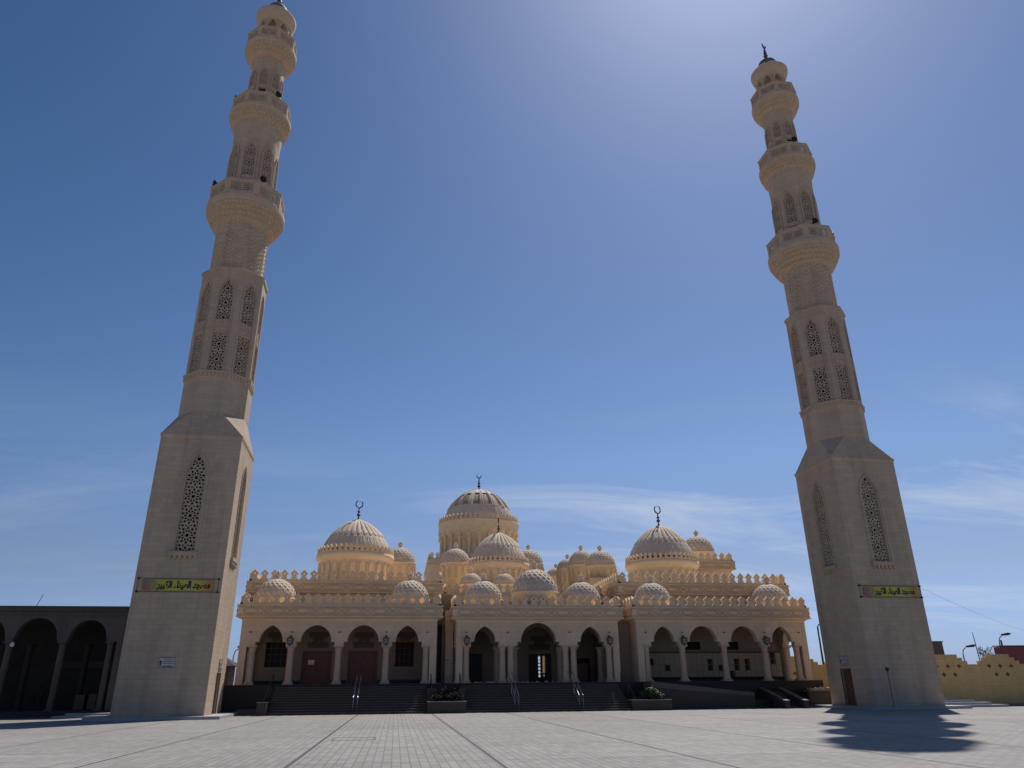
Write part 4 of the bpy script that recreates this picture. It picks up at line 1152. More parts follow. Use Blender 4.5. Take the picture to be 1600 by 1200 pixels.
def ring_merlons(cx, cy, R, z, h, n, parent, th=0.12, mat=None, name='dome_crest'):
    mb = MB(); p = 2 * pi * R / n; k = h / 0.9
    for i in range(n):
        a = 2 * pi * (i + 0.5) / n
        xf = facet_xf(cx, cy, a, R)
        sh = [(x, zz_ * k) for x, zz_ in merlon_shape(p * 1.0)]
        out = [(-p / 2, -0.01), (p / 2, -0.01)] + sh[::-1]
        hl = [[(0.05 * k * cos(q * pi / 2), 0.6 * k + 0.05 * k * sin(q * pi / 2)) for q in range(4)]]
        mb.plate([(u, z + v) for u, v in out], [[(u, z + v) for u, v in H] for H in hl], xf, th)
    return mb.build(name, mat or M['trim'], parent)

def ribbed_dome(c, y, r, zb, ztop, R_crest, z_crest, h_crest, n_merl, z_corn, z_drum, n_ribs, fin_top, fin_mat, ring=True, arches=True, fin_ax=(1, 0), name='ribbed_dome', rib_lo=0.47):
    x = AX + c; h = ztop - zb; K = 110
    mb = MB(); prof = dome_profile(r, h, K, 0.85)
    def ribs(t, z, k):
        v = (z - zb) / h; u = (t * n_ribs / (2 * pi)) % 1.0; d = abs(u - 0.5) * 2     # 0 at gore centre, 1 at groove
        edge = rib_lo + 0.10 - 0.13 * sqrt(max(0.0, 1 - min(1, d / 0.85) ** 2))      # scalloped lower ends
        g = min(1.0, (1 - v) * 7) * r / 3
        if v > edge: return (0.075 * (1 - (d / 0.78) ** 2) if d < 0.78 else -0.10) * g
        if v > edge - 0.025: return -0.035 * g
        w = v / rib_lo
        return 0.022 * g if (abs(d - w) < 0.10 or abs((1 - d) - w * 0.6) < 0.06) else 0.0
    mb.lathe(x, y, prof_shift(prof, zb), n_ribs * 14, 0, False, ribs, cap=False)
    o = mb.build(name, M['dome'], mosque, origin=(x, y, zb))
    mb = MB()
    rd = R_crest
    mb.lathe(x, y, [(rd - 0.22, z_drum), (rd - 0.22, z_corn - 0.28), (rd - 0.16, z_corn - 0.2), (rd - 0.04, z_corn - 0.06), (rd + 0.05, z_corn), (rd + 0.05, z_crest - 0.10), (rd + 0.02, z_crest - 0.06), (rd + 0.02, z_crest), (r - 0.3, z_crest + 0.01)], 72)
    if arches:
        n = 24
        for k in range(n):
            a = 2 * pi * k / n; xf = facet_xf(x, y, a, rd - 0.21)
            aw = 2 * pi * rd / n
            for f_ in (0.92, 0.62):
                P = arch_pts(0, z_corn - 0.32 - aw * 0.55, aw * f_, aw * f_ * 0.55, 8)
                mb.ribbon([(aw * f_ / 2, z_drum + 0.05)] + P + [(-aw * f_ / 2, z_drum + 0.05)], 0.05, xf, 0.035 if f_ > 0.8 else 0.025)
    mb.build('drum', M['yellow'], o)
    ring_merlons(x, y, rd, z_crest, h_crest, n_merl, o)
    finial(x, y, ztop - 0.03, fin_top, o, fin_mat, 2 if ring else 3, fin_ax, ring, rmax=(fin_top - ztop) * (0.185 if ring else 0.13))
    return o
def prof_shift(P, z): return [(r, zz_ + z) for r, zz_ in P]

ribbed_dome(-14.12, 65.4, 2.98, 12.25, 15.26, 3.24, 12.0, 0.62, 44, 11.65, 8.9, 28, 16.95, M['bronze'], fin_ax=(0.95, 0.3))
ribbed_dome(13.42, 65.4, 3.00, 12.10, 15.32, 3.30, 11.75, 0.62, 44, 11.40, 8.9, 28, 17.15, M['bronze'], fin_ax=(0.95, 0.3))
ribbed_dome(-0.55, 73.9, 2.82, 13.0, 16.02, 3.02, 12.75, 0.55, 40, 12.5, 8.5, 28, 17.6, M['bronze'], fin_ax=(0.2, 0.98), arches=True)
# great dome with tall pierced panels between the ribs
gx, gy, gr, gzb, gzt = AX - 0.15, 97.6, 4.72, 21.55, 26.38
mb = MB(); K = 120; NG = 16; prof = dome_profile(gr, gzt - gzb, K, 0.35)
def gores(t, z, k):
    q = (z - gzb) / (gzt - gzb); u = (t * NG / (2 * pi)) % 1.0; d = abs(u - 0.5) * 2
    if 0.42 < q < 0.80 and d < 0.52: return -0.20
    if q > 0.40:
        g = min(1.0, (1 - q) * 8)
        return (0.05 if d < 0.62 else (0.14 if d > 0.74 and d < 0.97 else -0.05)) * g
    w = q / 0.40; tri = abs(((u * 2) % 1.0) - 0.5) * 2
    return 0.03 if abs(tri - w) < 0.10 else 0.0
mb.lathe(gx, gy, prof_shift(prof, gzb), NG * 24, pi / NG, False, gores, cap=False)
great = mb.build('great_dome', M['dome'], mosque, origin=(gx, gy, gzb))
for g in range(NG):
    a = 2 * pi * (g + 0.5) / NG
    mb = MB(); half = 0.50 * pi / NG
    V = []; nn = 10
    for i in range(nn + 1):
        vv = 0.425 + 0.37 * i / nn; k = int(round(math.asin(vv) / (pi / 2) * K)); r_, z_ = prof[k]
        for s_ in (-1, -0.33, 0.33, 1):
            V.append((gx + (r_ - 0.13) * cos(a + s_ * half), gy + (r_ - 0.13) * sin(a + s_ * half), gzb + z_))
    mb.add(V, [(i * 4 + j, i * 4 + j + 1, i * 4 + j + 5, i * 4 + j + 4) for i in range(nn) for j in range(3)])
    mb.build('dome_panel', M['domepanel'], great)
mb = MB()
mb.lathe(gx, gy, [(4.85, 15.9), (4.85, 19.55), (5.05, 19.75), (5.12, 19.95), (5.30, 20.2), (5.34, 20.5), (5.36, 21.30), (5.42, 21.36), (5.42, 21.44), (4.5, 21.46)], 96)
for k in range(24):
    a = 2 * pi * (k + 0.5) / 24 + 0.05
    mb.obox((gx + 4.97 * cos(a), gy + 4.97 * sin(a)), (cos(a), sin(a)), (-sin(a), cos(a)), 0.14, 0.20, 15.9, 19.3)
    mb.obox((gx + 5.06 * cos(a), gy + 5.06 * sin(a)), (cos(a), sin(a)), (-sin(a), cos(a)), 0.24, 0.30, 19.3, 19.75)
    xf = facet_xf(gx, gy, a, 5.345)
    mb.plate([(-0.28, 20.0), (0.28, 20.0), (0.34, 20.5), (-0.34, 20.5)], [], xf, 0.12)
mb.build('drum', M['yellow'], great)
for k in range(24):
    a = 2 * pi * k / 24 + 0.05
    mb = MB(); xf = facet_xf(gx, gy, a, 4.885)
    out = arched_rect(0, 16.6, 19.1, 0.62, 0.5)
    mb.plate(out, [], xf, 0.03); mb.ribbon(out, 0.07, xf, 0.05, True)
    mb.ribbon([(0.16 * cos(q * pi / 5), 18.65 + 0.16 * sin(q * pi / 5)) for q in range(10)], 0.05, xf, 0.03, True)
    mb.build('drum_window', M['trim'], great)
ring_merlons(gx, gy, 5.34, 21.44, 0.82, 52, great, th=0.16)
finial(gx, gy, gzt - 0.05, 28.7, great, M['darkmetal'], 3, (1, 0.1), False, rmax=0.30)

# ------------------------------------------------------------------ stairs, rails, planters, ramp
NST = 12; RISE = ZP / NST; RUN = 0.30; SY0 = 54.745 - (NST - 1) * RUN
def stair(xl, xr):
    mb = MB()
    for i in range(NST):
        y0 = SY0 + i * RUN
        mb.box(xl, xr, y0 + 0.03, 54.745 + (0.0 if i < NST - 1 else 0.0) + 0.02 * 0, i * RISE, (i + 1) * RISE - 0.035) if y0 + 0.03 < 54.74 else None
    st = mb.build('stair_risers', M['granite'], mosque)
    mb = MB()
    for i in range(NST - 1):
        y0 = SY0 + i * RUN
        mb.box(xl, xr, y0, y0 + RUN + 0.028, (i + 1) * RISE - 0.034, (i + 1) * RISE)
    mb.build('stair_treads', M['tread'], mosque)
stair(AX - 18.05, AX - 8.1)
stair(AX - 5.6, AX + 5.45)
# pedestal at the left end of the stairs, low step beside it
for bb in ((AX - 18.62, AX - 18.06, SY0 - 0.25, 54.74, 0, 0.72), (AX - 8.09, AX - 7.55, SY0 + 0.96, 54.74, 0, 1.5), (AX - 5.95, AX - 5.61, SY0 + 0.96, 54.74, 0, 1.5)):
    mb = MB(); mb.box(*bb); mb.build('stair_cheek', M['granite'], mosque)
mb = MB(); mb.box(AX - 18.66, AX - 18.04, SY0 - 0.29, 54.74, 0.72, 0.77); mb.build('cheek_coping', M['coping'], mosque)
mb = MB(); mb.box(AX - 20.2, AX - 18.63, 52.6, 54.74, 0, 0.16); mb.box(AX - 20.2, AX - 18.63, 53.1, 54.74, 0.161, 0.32)
struct(mb.build('side_step', M['coping']))

def handrail(xr, label, one=False):
    x = AX + xr
    root = thing('handrail', (x, SY0, 0), label, 'handrail', 'steel handrails on the mosque stairs')
    sl = RISE / RUN
    for s_ in (-0.13, 0.13):
        if one and s_ > 0: continue
        mb = MB(); y0, y1 = SY0 + 0.12, 54.6
        z0, z1 = 1.0, 1.0 + sl * (y1 - y0)
        mb.tube([(x + s_, y0, 0.0), (x + s_, y0, z0 - 0.05), (x + s_, y0 + 0.05, z0), (x + s_, y1 - 0.05, z1 - 0.02), (x + s_, y1, z1), (x + s_, y1 + 0.35, z1)], 0.024, 8)
        mb.build('rail', M['steel'], root)
        mb = MB(); mb.tube([(x + s_, y0 + 0.03, z0 - 0.42), (x + s_, y1 + 0.3, z1 - 0.40)], 0.016, 6); mb.build('mid_rail', M['steel'], root)
        for f_ in (0.5, 1.0):
            yy = y0 + (y1 - y0) * f_ + (0.2 if f_ == 1 else 0); zb = min(ZP, sl * (yy - SY0)) - 0.05
            mb = MB(); mb.tube([(x + s_, yy, zb), (x + s_, yy, z0 + sl * min(y1 - y0, yy - y0))], 0.02, 6); mb.build('post', M['steel'], root)
    mb = MB(); y0 = SY0 + 0.12
    mb.tube([(x - 0.13, y0, 0.12), (x + (0.13 if not one else -0.1), y0, 0.12)], 0.015, 6); mb.build('tie_bar', M['steel'], root)
    return root
handrail(-12.67, 'twin steel handrail in the middle of the left flight of stairs')
handrail(-2.27, 'twin steel handrail on the central stairs, left of the gate')
handrail(2.06, 'twin steel handrail on the central stairs, right of the gate')
for xr, lb in ((-18.3, 'single brownish metal handrail on the pedestal left of the stairs'), (-7.8, 'single thin handrail rising behind left side of the flower planter'), (-5.8, 'single thin handrail rising behind right side of the flower planter'), (5.75, 'single thin handrail rising from the shrub planter on its left')):
    x = AX + xr; root = thing('cheek_handrail', (x, SY0, 0.6), lb, 'handrail', 'single handrails on the stair cheeks')
    mb = MB(); mb.tube([(x, SY0 + 0.25, 0.6), (x, SY0 + 0.32, 0.95), (x, 54.2, 2.3), (x, 54.6, 2.45), (x, 54.62, 1.6)], 0.028, 8); mb.build('rail', M['bronze'], root)
    mb = MB(); mb.tube([(x, 53.0, 0.7), (x, 53.0, 1.78)], 0.022, 6); mb.build('post', M['bronze'], root)

def planter(x0, x1, y0, y1, h, label):
    root = thing('planter', ((x0 + x1) / 2, (y0 + y1) / 2, 0), label, 'planter', 'granite planters beside the stairs')
    t = 0.16; mb = MB()
    mb.box(x0, x1, y0, y0 + t, 0, h); mb.box(x0, x1, y1 - t, y1, 0, h); mb.box(x0, x0 + t, y0 + t, y1 - t, 0, h); mb.box(x1 - t, x1, y0 + t, y1 - t, 0, h)
    mb.build('planter_box', M['granite'], root)
    mb = MB(); e = 0.02
    mb.box(x0 - e, x1 + e, y0 - e, y0 + t + e, h, h + 0.05); mb.box(x0 - e, x1 + e, y1 - t - e, y1 + e, h, h + 0.05)
    mb.box(x0 - e, x0 + t + e, y0 + t + e, y1 - t - e, h, h + 0.05); mb.box(x1 - t - e, x1 + e, y0 + t + e, y1 - t - e, h, h + 0.05)
    mb.build('rim', M['paleband'], root)
    mb = MB(); mb.box(x0 + t, x1 - t, y0 + t, y1 - t, 0.1, h - 0.08); mb.build('soil', M['soil'], root)
planter(AX - 8.1, AX - 5.62, SY0 - 0.35, SY0 + 0.95, 0.66, 'dark granite planter of drooping flowers between the two flights of stairs')
planter(AX + 5.46, AX + 8.2, SY0 - 0.15, SY0 + 1.3, 0.62, 'dark granite planter with green shrub in front of the ramp')

def shrub(cx, cy, z0, rx, ry, h, n, label, flowers=0, dry=False, name='shrub'):
    root = thing(name, (cx, cy, z0), label, 'plant')
    rnd = random.Random(int(cx * 100))
    mb = MB()
    for i in range(9):
        a = rnd.random() * 2 * pi; q = rnd.random() ** 0.5
        mb.tube([(cx + 0.1 * cos(a), cy + 0.1 * sin(a), z0 - 0.1), (cx + rx * 0.5 * q * cos(a), cy + ry * 0.5 * q * sin(a), z0 + h * 0.5), (cx + rx * 0.85 * q * cos(a), cy + ry * 0.85 * q * sin(a), z0 + h * (0.7 + 0.3 * rnd.random()))], [0.022, 0.014, 0.006], 5)
    mb.build('stem', M['bark'], root)
    lf = MB(); fl = MB()
    clumps = [(rnd.uniform(-1, 1), rnd.uniform(-1, 1), rnd.uniform(0.15, 1)) for _ in range(14)]
    for i in range(n + flowers):
        c = rnd.choice(clumps)
        p = Vector((cx + rx * (c[0] * 0.8 + rnd.gauss(0, 0.17)), cy + ry * (c[1] * 0.7 + rnd.gauss(0, 0.2)), z0 + max(0.0, h * (c[2] * (1 - 0.35 * c[0] ** 2) + rnd.gauss(0, 0.12)))))
        a, t_ = rnd.random() * 2 * pi, rnd.uniform(-0.3, 1.0); L = rnd.uniform(0.08, 0.17); w = L * 0.4
        d = Vector((cos(a) * cos(t_), sin(a) * cos(t_), sin(t_))); s_ = d.cross(Vector((0, 0, 1))).normalized()
        n_ = d.cross(s_)
        tgt = fl if i >= n else lf
        tgt.add([p, p + d * L * 0.5 + s_ * w + n_ * 0.02, p + d * L, p + d * L * 0.5 - s_ * w + n_ * 0.02], [(0, 1, 2, 3)])
    lf.build('foliage', M['leafdry'] if dry else M['leaf'], root)
    if flowers: fl.build('blossoms', M['flower'], root)
shrub(AX + 6.9, SY0 + 0.45, 0.55, 1.0, 0.5, 0.75, 950, 'leafy green shrub growing in the right granite planter')
shrub(AX - 6.8, SY0 + 0.35, 0.6, 1.1, 0.5, 0.85, 620, 'sparse dark flowering plant with reddish bracts in the left planter', flowers=26, dry=True, name='flowering_plant')

# ramp along the right wing
def sloped_wall(x0, x1, y0, y1, zt0, zt1, zb0=0.0, zb1=0.0):
    mb = MB()
    mb.add([(x0, y0, zb0), (x1, y0, zb1), (x1, y0, zt1), (x0, y0, zt0), (x0, y1, zb0), (x1, y1, zb1), (x1, y1, zt1), (x0, y1, zt0)],
           [(0, 1, 2, 3), (5, 4, 7, 6), (3, 2, 6, 7), (0, 3, 7, 4), (1, 5, 6, 2), (0, 4, 5, 1)])
    return mb
RY0 = SY0 + 1.45
ramp = thing('access_ramp', (AX + 11.5, RY0, 0), 'sloping granite wheelchair ramp with pale coping along the right arcade', 'ramp')
sloped_wall(AX + 7.4, AX + 14.9, RY0, RY0 + 0.22, 1.42, 0.78).build('ramp_wall', M['granite'], ramp)
sloped_wall(AX + 7.4, AX + 14.9, RY0 - 0.025, RY0 + 0.245, 1.80, 1.02, 1.425, 0.785).build('ramp_coping', M['coping'], ramp)
sloped_wall(AX + 7.4, AX + 16.0, RY0 + 0.25, 54.74, 1.72, 0.02).build('ramp_deck', M['tread'], ramp)
mb = MB(); mb.box(AX + 14.905, AX + 16.1, RY0, RY0 + 0.22, 0, 0.55); mb.build('ramp_wall', M['blackgranite'], ramp)
# side stair with two sloping cheeks further right
ss = thing('side_stair', (AX + 16.9, 53.4, 0), 'short side stair between two sloping low walls at the right end of the ramp', 'stairs')
for xc in (16.35, 17.75):
    mb = MB(); x0, x1 = AX + xc - 0.17, AX + xc + 0.17
    ya, yb, yc = 51.1, 51.5, 54.74
    pr = [(ya, 0), (yc, 0), (yc, 1.30), (yb, 0.52), (ya, 0.46)]
    mb.plate(pr, [], lambda u, v, d: (x0 + d, u, v), x1 - x0); mb.build('cheek_wall', M['granite'], ss)
    mb = MB(); pr = [(yc, 1.302), (yc, 1.35), (yb - 0.02, 0.58), (ya - 0.03, 0.52), (ya - 0.03, 0.463), (yb, 0.523)]
    mb.plate(pr, [], lambda u, v, d: (x0 - 0.02 + d, u, v), x1 - x0 + 0.04); mb.build('coping', M['coping'], ss)
mb = MB()
for i in range(7): mb.box(AX + 16.53, AX + 17.57, 51.6 + i * 0.4, 54.74, i * 0.15, (i + 1) * 0.15 - (0.0))
mb.build('steps', M['granite'], ss)
# low rubble filled bed at the far right end
bed = thing('stone_bed', (AX + 20.6, 54.0, 0), 'low dark walled bed heaped with broken stone beside the right minaret', 'planter')
mb = MB(); mb.box(AX + 19.2, AX + 22.6, 53.3, 53.5, 0, 1.05); mb.box(AX + 19.2, AX + 19.4, 53.501, 54.74, 0, 1.05); mb.box(AX + 21.31, AX + 22.6, 54.74, 56.5, 0, 1.05); mb.build('bed_wall', M['granite'], bed)
mb = MB(); mb.box(AX + 19.15, AX + 22.65, 53.25, 53.55, 1.051, 1.10); mb.build('rim', M['coping'], bed)
mb = MB(); rnd = random.Random(3)
for i in range(60):
    x, y, r = AX + rnd.uniform(19.6, 22.4), rnd.uniform(53.6, 54.7), rnd.uniform(0.05, 0.16)
    if x > AX + 21.3: y = rnd.uniform(53.6, 54.7)
    z = 1.0 + rnd.uniform(0, 0.22)
    P = [Vector((x, y, z)) + Vector((rnd.uniform(.6, 1) * r * a, rnd.uniform(.6, 1) * r * b_, rnd.uniform(.5, 1) * r * c)) for a in (-1, 1) for b_ in (-1, 1) for c in (-1, 1)]
    mb.add(P, [(0, 1, 3, 2), (4, 6, 7, 5), (0, 4, 5, 1), (2, 3, 7, 6), (0, 2, 6, 4), (1, 5, 7, 3)])
mb.box(AX + 19.4, AX + 22.6, 53.5, 54.73, 0, 0.98)
rb = mb.build('rubble', M['rubble'], bed)
# sheet of plastic left on the top step, pots by the columns
def crumpled(x0, x1, y, z, label, seed):
    rnd = random.Random(seed); mb = MB(); n = 26; V = []
    for j in range(4):
        for i in range(n + 1):
            V.append((x0 + (x1 - x0) * i / n, y + j * 0.10 + rnd.uniform(-.03, .03), z + 0.01 + (rnd.random() ** 3 * 0.13 if j in (1, 2) else 0.0)))
    mb.add(V, [(j * (n + 1) + i, j * (n + 1) + i + 1, (j + 1) * (n + 1) + i + 1, (j + 1) * (n + 1) + i) for j in range(3) for i in range(n)])
    tag(mb.build('plastic_sheet', M['sheet']), label, 'plastic sheet')
crumpled(AX - 4.75, AX - 3.2, 54.85, ZP + 0.012, 'crumpled pale plastic sheet lying on the top step left of the gate', 2)
crumpled(AX - 1.9, AX + 0.9, 54.9, ZP + 0.012, 'long rolled pale plastic sheet lying on the top step before the gate', 5)

# ------------------------------------------------------------------ banners and signs
def text_mesh(s, size, bold=0.0):
    cu = bpy.data.curves.new('lettering', 'FONT'); cu.body = s; cu.size = size; cu.offset = bold; cu.align_x = 'CENTER'
    o = bpy.data.objects.new('lettering', cu); COL.objects.link(o)
    dg = bpy.context.evaluated_depsgraph_get(); dg.update()
    me = bpy.data.meshes.new_from_object(o.evaluated_get(dg))
    bpy.data.objects.remove(o); bpy.data.curves.remove(cu)
    return me
def lay_text(me, xf, w, h, u0, v0, mat, name, parent, d=0.012):
    """stretch a flat text mesh into a w x h box at (u0, v0) on a surface and give it a little thickness"""
    xs = [v.co.x for v in me.vertices]; ys = [v.co.y for v in me.vertices]
    if not xs: return
    sx = w / (max(xs) - min(xs)); sy = h / (max(ys) - min(ys)); mx, my = min(xs), min(ys)
    mb = MB(); V = [xf(u0 + (v.co.x - mx) * sx, v0 + (v.co.y - my) * sy, -d) for v in me.vertices]
    mb.add(V, [tuple(p.vertices) for p in me.polygons])
    V2 = [xf(u0 + (v.co.x - mx) * sx, v0 + (v.co.y - my) * sy, 0) for v in me.vertices]
    n = len(V); mb.add(V + V2, [(e.vertices[0], e.vertices[1], n + e.vertices[1], n + e.vertices[0]) for e in me.edges if False])
    return mb.build(name, mat, parent)
NAME_AR = "\uFEE3\uFEB4\uFEA0\uFEAA \uFE8D\uFEDF\uFEE4\uFEF4\uFEE8\uFE8E\uFE80 \uFE8D\uFEDF\uFEDC\uFE92\uFEF4\uFEAE"[::-1]
SIGN_AR = "\uFEE3\uFEBC\uFEE0\uFEF0 \uFE8D\uFEDF\uFEB4\uFEF4\uFEAA\uFE8D\uFE95"[::-1]
NAME_ME = text_mesh(NAME_AR, 1.0, 0.05)
SIGN_ME = text_mesh(SIGN_AR, 1.0, 0.01)

def banner(cx, cy, phi, uc, label):
    xf0 = facet_xf(cx, cy, phi - pi / 2, 2.49)
    o = xf0(uc, 7.33, -0.06)
    root = thing('banner', o, label, 'banner', 'name banners on the minarets')
    xf = lambda u, v, d: xf0(uc + u, 7.33 + v, d - 0.06)
    w, h = 2.02, 0.31
    mb = MB(); n = 16
    out = [(-w + 2 * w * i / n, -h) for i in range(n + 1)] + [(w - 2 * w * i / n, h) for i in range(n + 1)]
    mb.plate(out, [], xf, 0.012); mb.build('cloth', M['banner'], root)
    lay_text(NAME_ME, xf, 3.02, 0.57, -1.20, -0.30, M['navy'], 'lettering', root)
    mb = MB()
    for r_ in (0.25, 0.13): mb.ribbon([(-1.50 + r_ * 1.1 * cos(2 * pi * i / 20), r_ * sin(2 * pi * i / 20)) for i in range(20)], 0.05, xf, 0.01, True)
    mb.build('round_emblem', M['emblem'], root)
    mb = MB()
    W, H = w + 0.26, h + 0.07
    for (a, b_) in (((-W, -H), (W, -H)), ((-W, H), (W, H)), ((-W, -H), (-W, H)), ((W, -H), (W, H))):
        mb.tube([xf(*a, -0.02), xf(*b_, -0.02)], 0.013, 5)
    mb.build('wire_frame', M['darkmetal'], root)
    for su in (-1, 1):
        for sv in (-1, 1):
            mb = MB(); mb.tube([xf(su * W, sv * H, -0.10), xf(su * W, sv * H, 0.06)], 0.055, 8); mb.build('mounting_bolt', M['darkmetal'], root)
banner(LX, LY, PHI_L, 0.02, 'yellow green banner with navy Arabic lettering fixed on the left minaret')
banner(RX, RY, PHI_R, 0.10, 'yellow green banner with navy Arabic lettering fixed on the right minaret')

def arrow_sign(cx, cy, phi, k, uc, zc, w, h, label):
    xf0 = facet_xf(cx, cy, phi - pi / 2 + k * pi / 2, 2.49)
    xf = lambda u, v, d: xf0(uc + u, zc + v, d - 0.035)
    root = thing('direction_sign', xf0(uc, zc, -0.035), label, 'sign', 'arrow signs on the minarets')
    mb = MB(); mb.plate(rect(0, -h / 2, h / 2, w), [], xf, 0.03); mb.build('panel', M['signpanel'], root)
    mb = MB(); mb.ribbon(rect(0, -h / 2 + .02, h / 2 - .02, w - .04), 0.025, xf, 0.008, True); mb.build('border', M['ink'], root)
    mb = MB(); a = -w * 0.36
    mb.plate([(a - 0.03, -0.2), (a + 0.03, -0.2), (a + 0.03, 0.0), (a + 0.08, 0.0), (a, 0.14), (a - 0.08, 0.0), (a - 0.03, 0.0)], [], lambda u, v, d: xf(u, v, d - 0.012), 0.012)
    mb.build('arrow', M['ink'], root)
    lay_text(SIGN_ME, xf, w * 0.55, h * 0.18, -w * 0.2, h * 0.20, M['ink'], 'lettering', root)
    mb = MB(); rnd = random.Random(5)
    for j, v in enumerate((h * 0.06, -h * 0.10)):
        u = -w * 0.24
        while u < w * 0.40:
            l = rnd.uniform(0.03, 0.07); mb.plate([(u, v), (u + l, v), (u + l, v + h * 0.045), (u, v + h * 0.045)], [], lambda u_, v_, d: xf(u_, v_, d - 0.01), 0.01); u += l + 0.022
    mb.plate([(-w * 0.24, -h * 0.38), (w * 0.36, -h * 0.38), (w * 0.36, -h * 0.30), (-w * 0.24, -h * 0.30)], [], lambda u, v, d: xf(u, v, d - 0.01), 0.01)
    mb.build('text_lines', M['ink'], root)
arrow_sign(LX, LY, PHI_L, 0, 0.06, 3.0, 0.92, 0.58, 'pale arrow sign on the front of the left minaret, low below the banner')
arrow_sign(LX, LY, PHI_L, 1, 0.35, 2.95, 0.85, 0.62, 'pale arrow sign above the door on the sunlit side of the left minaret')
arrow_sign(RX, RY, PHI_R, 3, -0.20, 3.0, 0.92, 0.62, 'pale arrow sign above the brown door of the right minaret')
# junction box with conduit on the right minaret
xf0 = facet_xf(RX, RY, PHI_R - pi / 2, 2.49)
root = thing('junction_box', xf0(-1.25, 0.2, 0), 'small junction box with thin conduit down the front of the right minaret', 'junction box')
mb = MB(); mb.plate(rect(-1.25, 2.28, 2.50, 0.15), [], lambda u, v, d: xf0(u, v, d - 0.09), 0.09); mb.build('box', M['ink'], root)
mb = MB(); mb.tube([xf0(-1.25, 2.28, -0.02), xf0(-1.25, 0.17, -0.02)], 0.013, 6); mb.build('conduit', M['pole'], root)

# ------------------------------------------------------------------ dark arcade building at the left
arc = thing('arcade_building', (-25, 54, 0), 'dark grey cement arcade building at the left edge, behind the left minaret', 'building')
GB = 0.36; G_SPR, G_PIER = 4.68, 4.50
colx = [-31.15, -27.95, -24.75, -21.55, -18.62]
archx = [(-29.55, 2.62), (-26.35, 2.62), (-23.20, 2.55), (-20.05, 2.30)]
mb = MB()
out = [(-34.0, GB), (-31.5, GB), (-31.5, G_PIER)]
for c, w in archx:
    out += [(c - w / 2 - 0.08, G_PIER), (c - w / 2 - 0.08, G_SPR - 0.06), (c - w / 2, G_SPR)] + arch_pts(c, G_SPR, w, 1.16, 14)[::-1][1:-1] + [(c + w / 2, G_SPR), (c + w / 2 + 0.08, G_SPR - 0.06), (c + w / 2 + 0.08, G_PIER)]
out += [(-18.2, G_PIER), (-18.2, GB), (-17.3, GB), (-17.3, 6.62), (-34.0, 6.62)]
mb.plate(out, [], lambda u, v, d: (u, 54.0 + d, v), 0.5)
mb.build('arcade_wall', M['cement'], arc)
mb = MB(); mb.box(-34.2, -17.1, 53.85, 61.0, 6.17, 6.28); mb.box(-34.2, -17.1, 53.80, 61.0, 6.622, 6.70)
mb.build('roof', M['cement'], arc)
cm_ = MB(); r = 0.2; h = G_PIER - GB
cm_.box(-r * 1.3, r * 1.3, -r * 1.3, r * 1.3, 0, 0.1); cm_.lathe(0, 0, [(r * 1.2, 0.1), (r, 0.22), (r * 0.95, h - 0.35), (r * 1.05, h - 0.3), (r * 0.98, h - 0.26), (r * 1.3, h - 0.08)], 20); cm_.box(-r * 1.4, r * 1.4, -r * 1.4, r * 1.4, h - 0.08, h)
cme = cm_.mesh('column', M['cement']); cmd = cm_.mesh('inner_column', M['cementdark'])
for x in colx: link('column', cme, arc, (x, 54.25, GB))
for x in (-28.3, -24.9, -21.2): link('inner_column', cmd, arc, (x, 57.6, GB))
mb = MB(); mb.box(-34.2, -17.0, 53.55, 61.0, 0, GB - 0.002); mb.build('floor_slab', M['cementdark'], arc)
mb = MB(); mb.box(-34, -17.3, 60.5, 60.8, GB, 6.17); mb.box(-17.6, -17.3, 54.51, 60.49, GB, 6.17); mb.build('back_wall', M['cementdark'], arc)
mb = MB(); mb.box(-24.4, -17.9, 60.1, 60.49, 3.0, 3.5); mb.build('wall_rail', M['blackgranite'], arc)
for i in range(12): pass
# steps from the plinth towards the arcade
mb = MB(); mb.box(-20.4, -16.85, 51.9, 53.54, 0, 0.12); mb.box(-19.9, -16.85, 52.5, 53.54, 0.121, 0.25)
struct(mb.build('low_steps', M['coping_slab']))
tag_o = MB(); tag_o.tube([(-24.05, 55.0, 6.7), (-23.75, 55.0, 7.55)], 0.02, 5)
tag(tag_o.build('roof_antenna', M['pole']), 'thin leaning rod on the roof of the dark arcade building', 'antenna')
root = thing('flood_lamp', (-24.40, 53.9, 4.3), 'small white floodlamp on a column of the dark arcade building', 'lamp')
mb = MB(); mb.tube([(-24.40, 54.0, 4.3), (-24.36, 53.7, 4.32)], 0.02, 6); mb.build('arm', M['pole'], root)
mb = MB(); mb.tube([(-24.36, 53.78, 4.40), (-24.34, 53.62, 4.26)], [0.10, 0.13], 10); mb.build('head', M['white'], root)
# odds and ends under the arcade
for i, (x, y, w, h, lb) in enumerate(((-20.8, 57.0, 0.62, 0.95, 'brown wooden crate standing in the dark arcade, the narrower one'), (-20.0, 57.0, 0.5, 1.0, 'brown upright box standing in the dark arcade, nearest the minaret'))):
    root = thing('crate', (x, y, GB), lb, 'crate')
    mb = MB()
    for k in range(4): mb.box(x - w / 2, x + w / 2, y - 0.25, y - 0.22, GB + 0.02 + k * h / 4, GB + (k + 0.85) * h / 4)
    mb.box(x - w / 2 + 0.01, x + w / 2 - 0.01, y - 0.218, y + 0.25, GB, GB + h * 0.96); mb.build('slats', M['brownwood'], root)
shrub(-23.3, 57.2, GB, 0.7, 0.5, 1.4, 260, 'dry leaning potted palm in the shade of the dark arcade', dry=True, name='potted_plant')

